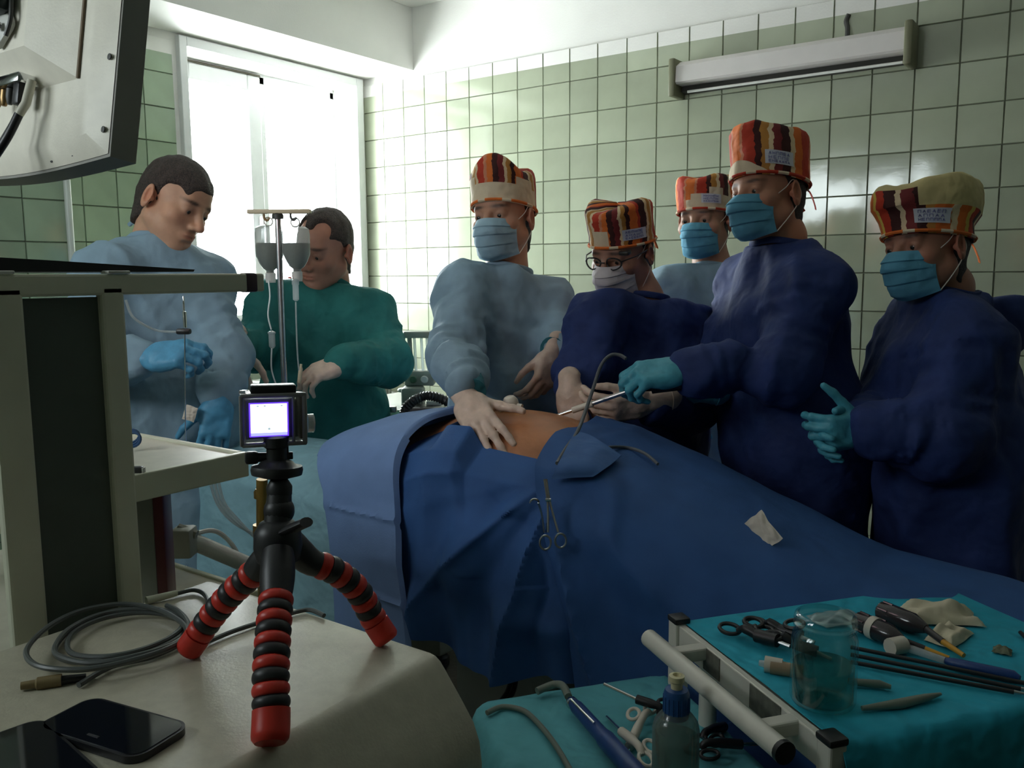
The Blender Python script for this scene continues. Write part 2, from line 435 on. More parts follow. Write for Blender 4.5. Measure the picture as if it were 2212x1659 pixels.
def tile_field(wall, origin, along, n0, n1, m, shift=0.):
    """tiles as parts of a wall: `along` is the direction of the columns, the face looks along z cross along"""
    along = nrm(along); out = np.cross(along, V(0, 0, 1)); R = np.stack([along, -out, V(0, 0, 1)], 1)
    key = wall.name
    def put(me):
        me2 = me.copy(); me2.transform(Matrix([[*R[0], 0], [*R[1], 0], [*R[2], 0], [0, 0, 0, 1]])); return me2
    full = put(tile_mesh('tile', T-.0020, T-.0020, [m])); top = put(tile_mesh('tile', T-.0020, T-.0020, [m, M_plaster], split=.064))
    a, b = origin+along*n0*T+out*.002, origin+along*n1*T+out*.002
    bed = MB().box((a+b)/2+V(0, 0, (ZA+.088)/2), [abs(x)+.0015 for x in (b-a)+0*out][:2]+[ZA+.088]).build('tile_bed', M_grout, wall, smooth=False)
    low = MB(); g = np.random.default_rng(3)
    for c in range(n0, n1):
        for r in range(-1, 15):
            z = ZA-(r+.5)*T+shift
            if z-T/2 < 0: continue
            p = origin+along*(c+.5)*T+out*.0022+V(0, 0, z)
            if r < ROWS_DEEP:
                o = bpy.data.objects.new('tile', top if r == -1 else full); COL.objects.link(o); o.parent = wall
                o.location = tuple(p-wloc(wall)); e = g.normal(0, .0035, 3); o.rotation_euler = tuple(e)
            else:
                low.box(p+out*.003, [abs(x) for x in (along*(T-.003)+out*.007)][:2]+[T-.003])
    if low.v: low.build('tile_rows', m, wall, smooth=False)['kind'] = 'stuff'
tile_field(wr, V(0, 0, 0), V(1, 0, 0), 0, 25, M_tile)
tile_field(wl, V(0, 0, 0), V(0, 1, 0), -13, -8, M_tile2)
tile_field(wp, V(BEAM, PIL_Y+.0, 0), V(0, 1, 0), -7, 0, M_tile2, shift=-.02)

# window_1: casing, frame, two sashes and panes
win = bpy.data.objects.new('window_1', None); COL.objects.link(win); win.location = (0, WY0, WZ0); struct(win)
c = MB()
for lo, hi in [((-.002, -1.192, WZ0-.05), (.03, WY0+.008, 2.518)), ((-.002, WY1-.012, WZ0-.05), (.03, -.036, 2.518)), ((-.002, WY0+.008, 2.474), (.03, WY1-.012, 2.518))]:
    c.box((V(*lo)+V(*hi))/2, V(*hi)-V(*lo), bev=.004)
c.build('casing', M_white, win, smooth=False)
fr = MB()
fx0, fx1 = -.22, -.17
for lo, hi in [((WY0-.02, WZ0), (-1.08, 2.477)), ((-.106, WZ0), (WY1+.02, 2.465)), ((-.60, WZ0), (-.562, 2.465)), ((WY0, 2.425), (WY1, 2.48)), ((WY0, WZ0), (WY1, WZ0+.05))]:
    fr.box(((fx0+fx1)/2, (lo[0]+hi[0])/2, (lo[1]+hi[1])/2), (fx1-fx0, hi[0]-lo[0], hi[1]-lo[1]), bev=.004)
fr.build('window_frame', M_white, win, smooth=False)
def sash(y0, y1, z0, z1, wd, x):
    s = MB()
    for a, b, c_, d in ((y0, y0+wd, z0, z1), (y1-wd, y1, z0, z1), (y0+wd, y1-wd, z1-wd, z1), (y0+wd, y1-wd, z0, z0+wd)):
        s.box((x, (a+b)/2, (c_+d)/2), (.055, b-a, d-c_), bev=.006)
    o = s.build('sash', M_white, win, smooth=False)
    MB().box((x-.005, (y0+y1)/2, (z0+z1)/2), (.004, y1-y0-2*wd+.004, z1-z0-2*wd+.004)).build('pane', M_glass, o, smooth=False)
    return o
s1 = sash(-1.10, -.598, WZ0+.03, 2.458, .08, -.185)
MB().tube([V(-.157, -1.09, 2.463), V(-.157, -.60, 2.463)], .005, 6).build('gasket', mat('dark_gasket', (.08, .07, .05), rough=.8), win)
s2 = sash(-.598, -.075, WZ0+.03, 2.452, .03, -.2)
MB().box((-.135, -.632, 1.72), (.03, .03, .05), bev=.006).box((-.115, -.632, 1.66), (.018, .02, .13), bev=.006).build('window_handle', M_white, s1)
MB().box((-.05, (WY0+WY1)/2, WZ0-.015), (.26, WY1-WY0+.06, .03), bev=.006).build('window_sill', M_white, win, smooth=False)
w2 = bpy.data.objects.new('window_2', None); COL.objects.link(w2); w2.location = (RX0, ROOM_Y, RZ0); struct(w2)
f2 = MB()
for a, b, c_, d in ((RX0, RX0+.07, RZ0, RZ1), (RX1-.07, RX1, RZ0, RZ1), (1.63, 1.70, RZ0, RZ1), (RX0, RX1, RZ1-.07, RZ1), (RX0, RX1, RZ0, RZ0+.07)):
    f2.box(((a+b)/2, ROOM_Y-.1, (c_+d)/2), (b-a, .06, d-c_), bev=.005)
f2.build('window_frame', M_white, w2, smooth=False)
for a, b in ((RX0+.07, 1.63), (1.70, RX1-.07)):
    MB().box(((a+b)/2, ROOM_Y-.1, (RZ0+RZ1)/2), (b-a, .004, RZ1-RZ0-.14)).build('pane', M_glass2, w2, smooth=False)

# tiled ledge below the window and the pipe on the pier's edge
lg = wall_pieces('trim_2', [((.012, -1.9, 0), (.20, -.012, .745))], M_grout)
MB().box((.108, -.956, .757), (.195, 1.885, .022), bev=.005).build('ledge_top', mat('ledge_paint', (.85, .84, .80), rough=.5), lg, smooth=False)

for i in range(12):
    for j in range(2):
        MB().box((.204, -.012-(i+.5)*.152, .668-j*.152), (.008, .149, .149), bev=.002, seg=1).build('tile', M_tile, lg, smooth=False)
o = MB().tube([V(BEAM+.014, PIL_Y+.008, .02), V(BEAM+.014, PIL_Y+.008, 2.52)], .0125, 12).build('heating_pipe', mat('pipe_enamel', (.62, .66, .60), rough=.35))
tag(o, 'white painted vertical pipe on the corner of the tiled pier behind the young man', 'pipe')

# strip lamp on the tiled wall
lamp = thing('strip_lamp', 'long grey wall lamp with olive end caps, switched off, high on the tiled wall', 'lamp', (2.4, -.01, 2.19))
M_lampw = mat('lamp_diffuser', (.70, .66, .64), rough=.5, var=.04); M_olive = mat('olive_plastic', (.16, .16, .09), rough=.5)
M_dark = mat('dark_metal', (.05, .05, .045), rough=.5)
X0, X1 = 1.955, 2.865
RyZ = np.stack([V(0, 1, 0), V(0, 0, 1), V(1, 0, 0)], 1)
MB().prism([(-.03, 2.333), (-.062, 2.333), (-.103, 2.309), (-.108, 2.243), (-.098, 2.236), (-.03, 2.236)], X0, X1, RyZ).build('housing', M_lampw, lamp, sharp=20)
MB().prism([(-.012, 2.245), (-.034, 2.245), (-.05, 2.212), (-.012, 2.205)], X0, X1, RyZ).build('reflector', M_dark, lamp, smooth=False)
MB().tube([V(X0+.04, -.062, 2.206), V(X1-.01, -.062, 2.206)], .0055, 10).build('tube', mat('tube_glass', (.85, .85, .8), rough=.2), lamp)
for x in (X0-.012, X1+.016):
    MB().box((x, -.062, 2.264), (.03, .115, .158), bev=.008).build('end_cap', M_olive, lamp)
MB().tube(spline([V(2.64, -.012, 2.425), V(2.632, -.016, 2.40), V(2.642, -.03, 2.37), V(2.645, -.04, 2.33)], 5), .009, 8).build('supply_cable', M_dark, lamp)
# ------------------------------------------------------------ people
M_skin = mat('skin', (1, 1, 1), rough=.5, spec=.35, var=.06, vscale=30, attr='col', sss=.12, bump=.06, bscale=140)
M_hair = mat('dark_hair', (.050, .033, .026), rough=.6, var=.5, vscale=220, bump=.6, bscale=320)
M_hair2 = mat('black_hair', (.018, .014, .014), rough=.6, var=.5, vscale=220, bump=.6, bscale=320)
M_eye = mat('eyeball', (1, 1, 1), rough=.15, attr='col', var=.01)
G_pale = cloth('pale_blue_nonwoven', (.30, .44, .54), translucent=.15, crumple=.5, cscale=14)
G_green = cloth('green_surgical_cotton', (.022, .17, .155), var=.12)
G_navy = cloth('dark_blue_nonwoven', (.021, .042, .155), var=.14, crumple=.5, cscale=14)
G_dark = cloth('dark_trousers', (.02, .035, .05))
M_mblue = cloth('mask_blue', (.11, .35, .50), weave=700)
M_mpale = cloth('mask_pale', (.33, .50, .60), weave=700)
M_mwhite = cloth('mask_white', (.62, .58, .60), weave=700)
M_loop = mat('elastic_loop', (.75, .7, .62), rough=.7)
M_latex = mat('latex_glove', (.66, .50, .40), rough=.42, spec=.4, var=.09, vscale=40, bump=.25, bscale=45, sss=.1)
M_nitrile = mat('blue_glove', (.10, .34, .54), rough=.45, spec=.4, var=.1, vscale=40, bump=.25, bscale=45)
M_teal = mat('teal_glove', (.075, .36, .46), rough=.45, spec=.4, var=.1, vscale=40, bump=.25, bscale=45)
M_shoe = mat('clog_rubber', (.05, .05, .06), rough=.5)
M_cream = cloth('cream_cotton', (.72, .60, .42), var=.08)
M_creamy = cloth('straw_cotton', (.62, .52, .25), var=.14)
M_patch = mat('printed_patch', (.62, .64, .70), rough=.7, var=.05)
M_ink = mat('violet_ink', (.19, .19, .44), rough=.7)
PAL = dict(o=(.72, .17, .03), r=(.48, .045, .02), b=(.055, .016, .014), c=(.74, .58, .36), h=(.50, .23, .05), s=(.62, .24, .13), y=(.72, .52, .10), m=(.20, .03, .03))
def stripes(name, seq, reps):
    m = cloth(name, (.5, .2, .1), var=.1); nt = m.node_tree
    mx = [n for n in nt.nodes if n.type == 'MIX'][0]
    uv = nt.nodes.new('ShaderNodeUVMap'); uv.uv_map = 'UVMap'
    sx = nt.nodes.new('ShaderNodeSeparateXYZ'); nt.links.new(uv.outputs['UV'], sx.inputs[0])
    no = nt.nodes.new('ShaderNodeTexNoise'); no.inputs['Scale'].default_value = 7; nt.links.new(uv.outputs['UV'], no.inputs['Vector'])
    ad = nt.nodes.new('ShaderNodeMath'); ad.operation = 'MULTIPLY_ADD'; ad.inputs[1].default_value = .03
    nt.links.new(no.outputs['Fac'], ad.inputs[0]); nt.links.new(sx.outputs['X'], ad.inputs[2])
    mu = nt.nodes.new('ShaderNodeMath'); mu.operation = 'MULTIPLY'; mu.inputs[1].default_value = reps
    fr_ = nt.nodes.new('ShaderNodeMath'); fr_.operation = 'FRACT'
    nt.links.new(ad.outputs[0], mu.inputs[0]); nt.links.new(mu.outputs[0], fr_.inputs[0])
    rp = nt.nodes.new('ShaderNodeValToRGB'); rp.color_ramp.interpolation = 'CONSTANT'
    tot = sum(w_ for _, w_ in seq); x = 0
    for i, (k, w_) in enumerate(seq):
        e = rp.color_ramp.elements[i] if i < 2 else rp.color_ramp.elements.new(x/tot)
        e.position = x/tot; e.color = (*PAL[k], 1); x += w_
    nt.links.new(fr_.outputs[0], rp.inputs['Fac']); nt.links.new(rp.outputs['Color'], mx.inputs[6])
    return m
SEQ1 = [('o', 3), ('r', 1), ('b', 2.5), ('c', 1.2), ('h', 2), ('c', 1.4), ('r', 3), ('s', 1.2), ('o', 2), ('b', 2), ('m', 2), ('c', 1), ('h', 1.5), ('b', 1.5)]
SEQ2 = [('r', 3.2), ('s', .8), ('o', 3), ('s', .8), ('r', 2.8), ('b', 1.4), ('h', 1.6), ('c', 1), ('m', 1.8), ('b', 2), ('c', 1.2), ('o', 2.2)]
SEQ3 = [('o', 2.6), ('c', 1.3), ('o', 1.8), ('y', 1), ('r', 2), ('b', 2), ('c', 1), ('m', 2), ('b', 1.6), ('h', 1.4)]
M_st1 = stripes('striped_cotton_warm', SEQ1, 3); M_st2 = stripes('striped_cotton_red', SEQ2, 2.5); M_st3 = stripes('striped_cotton_orange', SEQ3, 3)

def head_frame(face, up):
    y = nrm(face); z = nrm(np.asarray(up)-np.dot(up, y)*y); return np.stack([np.cross(y, z), y, z], 1)   # x = the person's right

def loc2w(H, M, s, p): return H+s*(M @ np.asarray(p, float))
def body_mesh(root, H, M, s, J, tone, beard, lips=True):
    L = lambda *p: loc2w(H, M, s, p)
    lo = H.copy(); hi = H.copy()
    for p in J.values():
        lo = np.minimum(lo, p-.2); hi = np.maximum(hi, p+.2)
    lo = np.minimum(lo, H-.2); hi = np.maximum(hi, H+.2)
    fl, fh = H-.155*s, H+.155*s; fl[2] = min(fl[2], J['NB'][2]-.03)
    f = Field([multi(lo[i], hi[i], fl[i], fh[i], .0036, .026) for i in range(3)])
    E = lambda c, r, k, op='u': f.add(s_ell(L(*c), V(*r)*s, M), k*s, op)
    C = lambda a, b, ra, rb, k, op='u': f.add(s_cone(L(*a), L(*b), ra*s, rb*s), k*s, op)
    # torso, arms and legs below the clothes
    SC = (J['SL']+J['SR'])/2; up = nrm(SC-J['HC']); lat = nrm(J['SR']-J['SL']); dp = nrm(np.cross(lat, up))
    f.add(s_cone(J['HC'], SC-.17*up, .125, .125, dp, .62), .03)
    f.add(s_cone(J['SL']+.04*(SC-J['SL'])/.2-.03*up, J['SR']+.04*(SC-J['SR'])/.2-.03*up, .042, .042), .03)
    for q in ('L', 'R'):
        sg = 1 if q == 'R' else -1
        f.add(s_cone(J['S'+q]-.02*up, J['E'+q], .036, .034), .02); f.add(s_cone(J['E'+q], J['W'+q]-.035*nrm(J['W'+q]-J['E'+q]), .034, .025), .02)
        hp = J['HC']+lat*sg*.08; kn = V(hp[0], hp[1], .50)+dp*0; an = V(hp[0], hp[1], .10)
        f.add(s_cone(hp, kn, .085, .060), .03); f.add(s_cone(kn, an, .055, .042), .02)
    # neck
    f.add(s_cone(L(0, -.028, -.055), J['NB'], .056*s, .061*s), .03)
    f.add(s_cone(J['NB'], SC-.06*up, .058, .06), .02)
    # head
    E((0, -.012, .032), (.076, .095, .084), .02); E((0, .03, -.032), (.063, .061, .086), .022)
    for x in (-1, 1):
        C((x*.052, -.004, -.055), (x*.020, .062, -.098), .022, .018, .028)
        E((x*.046, .052, -.026), (.023, .024, .02), .02)
    C((0, .058, -.098), (0, .066, -.1), .021, .021, .02)
    C((-.036, .072, .019), (.036, .072, .019), .014, .014, .016)
    E((0, .055, .05), (.05, .029, .03), .02)
    for x in (-1, 1):
        E((x*.033, .098, -.002), (.02, .02, .0145), .012, 's')
        E((x*.033, .0725, -.001), (.0168, .0155, .0135), .004)
        E((x*.033, .0925, -.0035), (.0135, .012, .0048), .0025, 's')
    C((0, .083, .012), (0, .109, -.031), .0085, .0115, .012); E((0, .110, -.034), (.0125, .011, .0105), .006)
    for x in (-1, 1):
        E((x*.0135, .0965, -.038), (.0085, .0105, .0085), .007)
        E((x*.0062, .104, -.0465), (.0036, .005, .004), .002, 's')
    E((0, .079, -.066), (.027, .013, .016), .012)
    E((0, .0885, -.0615), (.0235, .0095, .0058), .004); E((0, .087, -.073), (.0205, .0100, .0068), .004)
    E((0, .101, -.0668), (.025, .012, .0013), .002, 's'); E((0, .092, -.0845), (.02, .008, .004), .006, 's')
    for x in (-1, 1):
        Mx = M @ np.stack([nrm(V(1, -.45*x*x, 0)) if x > 0 else nrm(V(1, .45, 0)), nrm(V(.45*x, 1, -.15)), nrm(V(0, .15, 1))], 1)
        c = L(x*.083, -.018, -.010)
        f.add(s_ell(c, V(.0095, .0215, .035)*s, Mx), .006*s)
        f.add(s_ell(L(x*.0905, -.011, -.007), V(.0075, .0115, .021)*s, Mx), .003*s, 's')
        f.add(s_ell(L(x*.079, -.004, -.012), V(.006, .007, .008)*s, Mx), .004*s)
    v, q = f.mesh(1)
    p = (v-H) @ M/s
    col = np.tile(np.array(tone), (len(v), 1))
    def blend(m_, c_): col[:] = col*(1-m_[:, None])+np.asarray(c_)*m_[:, None]
    g = lambda c, r: np.exp(-(((p-np.array(c))/np.array(r))**2).sum(1))
    for x in (-1, 1):
        blend(.45*g((x*.045, .06, -.03), (.022, .03, .02)), np.array(tone)*V(1.05, .72, .66))
        blend(.6*g((x*.082, -.015, -.01), (.015, .03, .035)), np.array(tone)*V(1.05, .68, .6))
        a = np.clip(1.6*g((x*.034, .082, .0235-0), (.02, .03, .0048)), 0, 1)*(p[:, 1] > .055); blend(.85*a, (.03, .02, .016))
        blend(.55*g((x*.033, .085, -.001), (.019, .02, .010)), np.array(tone)*.42)
    blend(.45*g((0, .11, -.033), (.016, .02, .014)), np.array(tone)*V(1.08, .7, .62))
    lp = np.clip(1.5*g((0, .092, -.067), (.02, .014, .0085)), 0, 1); blend(.6*lp, np.array(tone)*V(.95, .52, .48))
    if beard: blend(beard*np.clip(1.3*g((0, .05, -.1), (.07, .07, .035))+.8*g((0, .09, -.053), (.026, .02, .006)), 0, 1)*(1-lp), np.array(tone)*.45)
    o = mesh_obj('body', v, q, M_skin, root, col=col, sharp=0)
    for x in (-1, 1):
        mb = MB().lathe([(.0119*s*math.sin(a), .0119*s*math.cos(a)) for a in np.linspace(.02, PI-.02, 14)], L(x*.033, .0735, -.0025), M @ frame(V(1, 0, 0), V(0, 1, -.25)), 16)
        vv = np.concatenate(mb.v); zz = ((vv-L(x*.033, .0735, -.0025)) @ (M @ nrm(V(-.1, 1, -.25))))/(.0119*s)
        cc = np.where(zz[:, None] > .93, V(.01, .01, .01), np.where(zz[:, None] > .82, V(.05, .035, .02), V(.62, .58, .54)))
        mesh_obj('eye', vv, mb.f, M_eye, root, col=cc, sharp=0)
    return o

def hair_mesh(root, H, M, s, m, kind):
    L = lambda *p: loc2w(H, M, s, p)
    st = .0042
    f = Field([lin(H[i]-.15*s, H[i]+.15*s, st) for i in range(3)])
    f.add(s_ell(L(0, -.010, .036), V(.0808, .1025, .0915)*s, M), .004)
    f.add(s_cone(L(0, -.050, -.01), L(0, -.042, -.085), .064*s, .055*s), .02)
    def cut(n, off, k=.004):
        n = M @ nrm(V(*n)); f.add(s_plane(L(*off), n, H, .2), k, 'i')
    n1 = Noise(5, 6)
    cut((0, 1, -.55 if kind == 'full' else -.75), (0, .079, .052) if kind == 'full' else (0, .066, .072))
    cut((0, .75, -1), (0, -.03, -.062) if kind != 'full' or m is M_hair else (0, -.03, -.088))
    for x in (-1, 1):
        f.add(s_ell(L(x*.08, .052, .0), V(.04, .05, .055)*s, M), .01, 's')
        f.add(s_ell(L(x*.09, -.014, -.014), V(.026, .024, .036)*s, M), .006, 's')
        if kind == 'receding': f.add(s_ell(L(x*.045, .075, .085), V(.03, .045, .04)*s, M), .012, 's')
    f.disp(lambda x, y, z: .0022*n1(x*130, y*130, z*130), .02)
    v, q = f.mesh(1); return mesh_obj('hair', v, q, m, root, sharp=0)

def hand_mesh(root, name, wrist, tip_dir, dorsal, right, m, curl=(.3, .35, .4, .45), bend=(1., 1.), thumb=(.62, .62, -.35), tcurl=.25, spread=.1, cuff=.07, s=1., rim=True):
    """gloved hand: x along the fingers, z out of the back of the hand, y to the thumb's side"""
    x = nrm(tip_dir); z = nrm(np.asarray(dorsal)-np.dot(dorsal, x)*x); y = np.cross(z, x)*(1 if right else -1)
    M = np.stack([x, y, z], 1); L = lambda p: wrist+s*(M @ np.asarray(p, float))
    prims = []
    prims.append((s_box(L((.050, .0, 0)), V(.046, .039, .0145)*s, M, .0135*s), .012))
    prims.append((s_ell(L((.036, .022, -.008)), V(.034, .02, .017)*s, M), .012))
    prims.append((s_ell(L((.04, -.026, -.006)), V(.036, .015, .016)*s, M), .012))
    prims.append((s_cone(L((-cuff, 0, 0)), L((.02, 0, 0)), .031*s, .029*s, z, .82), .015))
    base = [(.090, .030, 0), (.096, .010, .002), (.091, -.0105, .001), (.082, -.030, -.002)]
    ln = [(.043, .026, .021), (.047, .029, .022), (.043, .027, .021), (.034, .020, .019)]
    rd = [.0098, .0100, .0095, .0085]
    for i in range(4):
        p = np.array(base[i]); a = 0; sp = spread*(1.5-i)*.6; c0 = curl[i]
        for k, (l, mult) in enumerate(zip(ln[i], (1.0*bend[0], 1.15*bend[1], .7*bend[1]))):
            a += c0*mult
            d = V(math.cos(a)*math.cos(sp), math.cos(a)*math.sin(sp), -math.sin(a)); q = p+d*l
            r0, r1 = rd[i]*(1-.07*k), rd[i]*(.93-.09*k)
            prims.append((s_cone(L(p), L(q), r0*s, r1*s), .0045 if k else .008)); p = q
    p = V(.028, .03, -.008); d = nrm(V(*thumb)); n_ = nrm(np.cross(d, V(.2, -.5, -1)))
    for k, (l, r0, r1) in enumerate(((.040, .0145, .0115), (.033, .0112, .0100), (.026, .0100, .0082))):
        q = p+d*l; prims.append((s_cone(L(p), L(q), r0*s, r1*s), .010 if k == 0 else .004)); p = q
        d = nrm(d+tcurl*V(.5, -.55, -.25)*(1.2 if k else .8))
    lo = np.min([q[0][1] for q in prims], 0)-.012; hi = np.max([q[0][2] for q in prims], 0)+.012
    f = Field([lin(lo[i], hi[i], .0031) for i in range(3)])
    for q, k in prims: f.add(q, k*s)
    nz = Noise(int(abs(wrist[0]*1000)) % 97, 5)
    f.disp(lambda a, b, c: .0009*nz(a*180, b*180, c*180), .012)
    v, q = f.mesh(1)
    o = mesh_obj(name, v, q, m, root, sharp=0)
    if rim and cuff >= .05:
        ring = [L((-cuff+.001, (.0315)*s*math.cos(t)/s, .0265*math.sin(t))) for t in np.linspace(0, 2*PI, 20, endpoint=False)]
        MB().tube(ring, .0022*s, 6, closed=True).build('cuff_roll', m, o)
    return o

def gown_mesh(root, m, J, rh=.19, rc=.185, dsq=.68, skirt=.24, hem=.42, seed=1, sl=(.070, .072, .054), amp=1., shoulder=.066, hump=None, belly=0.):
    SC = (J['SL']+J['SR'])/2; up = nrm(SC-J['HC']); lat = nrm(J['SR']-J['SL']); dp = nrm(np.cross(lat, up)); dp = dp if belly >= 0 else -dp
    NB = J['NB']; foot = V(J['HC'][0], J['HC'][1], hem)
    prims = [(s_cone(J['HC'], SC-.135*up, rh, rc, dp, dsq), .03),
             (s_cone(J['SL']*.86+SC*.14, J['SR']*.86+SC*.14, shoulder, shoulder), .07),
             (s_cone(SC-.04*up, NB, .088, .070), .05), (s_cone(NB-.035*up, J['SL'], .06, .058), .07), (s_cone(NB-.035*up, J['SR'], .06, .058), .07),
             (s_cone(J['HC'], foot, rh, skirt, nrm(dp-V(0, 0, dp[2])), .74), .1)]
    if belly: prims.append((s_ell(J['HC']+J['front']*.06+V(0, 0, .04), V(.17, .17, .2)), .08))
    g = np.random.default_rng(seed)
    for q in ('L', 'R'):
        S, E, W = J['S'+q], J['E'+q], J['W'+q]
        prims.append((s_cone(S, E, sl[0], sl[1], rip=(.075, 17+4*g.random(), 18, 2.2)), .05))
        W2 = W+(E-W)*.022/np.linalg.norm(E-W)
        prims.append((s_cone(E, W2, sl[1], sl[2], rip=(.085, 24+5*g.random(), 22, 2.4)), .025))
    if hump: prims.append(hump)
    lo = np.min([p[0][1] for p in prims], 0)-.03; hi = np.max([p[0][2] for p in prims], 0)+.03
    lo[2] = max(lo[2], hem-.02)
    f = Field([lin(lo[i], hi[i], .0098) for i in range(3)])
    for p, k in prims: f.add(p, k)
    f.add(s_plane(V(0, 0, hem), V(0, 0, -1), (lo+hi)/2, 3.), .01, 'i')
    nd = nrm(J.get('ND', nrm(NB-SC)))
    NB = NB-nd*.016; f.add(s_plane(NB, nd, NB, .17), .012, 'i')
    n1, n2, n3 = Noise(seed), Noise(seed+50, 6), Noise(seed+90, 6)
    def fold(x, y, z):
        a, b = (x*lat[0]+y*lat[1]+z*lat[2]), (x*dp[0]+y*dp[1]+z*dp[2]); u = x*up[0]+y*up[1]+z*up[2]
        low = np.clip((J['HC'][2]+.15-z)/.5, 0, 1)
        r1 = np.abs(n1((a+.35*u)*15, b*15, u*5)); r2 = np.abs(n2((a-.5*u)*26, b*26, u*11)); r3 = n3(a*24+3*low, b*24, u*2.2)
        r4 = np.abs(n2((b+.4*u)*44+3, a*40, u*24))
        return amp*(.021*(r1-.45)+.014*(r2-.45)+.012*low*r3+.005*(r4-.45))
    f.disp(fold, .04)
    v, q = f.mesh(2)
    o = mesh_obj('gown', v, q, m, root, sharp=0)
    a = frame(V(1, 0, 0) if abs(nd[0]) < .8 else V(0, 1, 0), nd)
    ring = [NB+nd*.004+a @ V(.074*math.cos(t), .074*math.sin(t), .004*math.sin(3*t)) for t in np.linspace(0, 2*PI, 28, endpoint=False)]
    MB().tube(ring, .006, 7, closed=True, flat=1.5).build('neckband', m, o)
    return o
def cuffs(root, J, m, which='LR'):
    for q in which:
        W, E = J['W'+q], J['E'+q]; d = nrm(W-E)
        MB().tube([W-d*.07, W-d*.04, W-d*.01, W+d*.022], [.046, .042, .038, .034], 18).build('sleeve_cuff', m, root)
def legs(root, J, hem):
    lat = J['SR']-J['SL']; lat[2] = 0; lat = nrm(lat); fr_ = J['front']; mb = MB()
    for sg in (-1, 1):
        h = V(J['HC'][0], J['HC'][1], 0)+lat*sg*.1
        mb.tube(spline([h+V(0, 0, hem+.25), h+V(0, 0, .45), h+V(0, 0, .25), h+V(0, 0, .075)], 5), list(np.linspace(.1, .072, 16)), 14)
        f = Field([lin(h[0]-.2, h[0]+.2, .012), lin(h[1]-.2, h[1]+.2, .012), lin(-.01, .12, .012)])
        f.add(s_cone(h-fr_*.05+V(0, 0, .05), h+fr_*.13+V(0, 0, .04), .045, .04), .01); f.add(s_plane(V(0, 0, .004), V(0, 0, -1), h, 1), .003, 'i')
        v, q = f.mesh(1); mesh_obj('shoe', v, q, M_shoe, root, sharp=0)
    mb.build('trousers', G_dark, root)

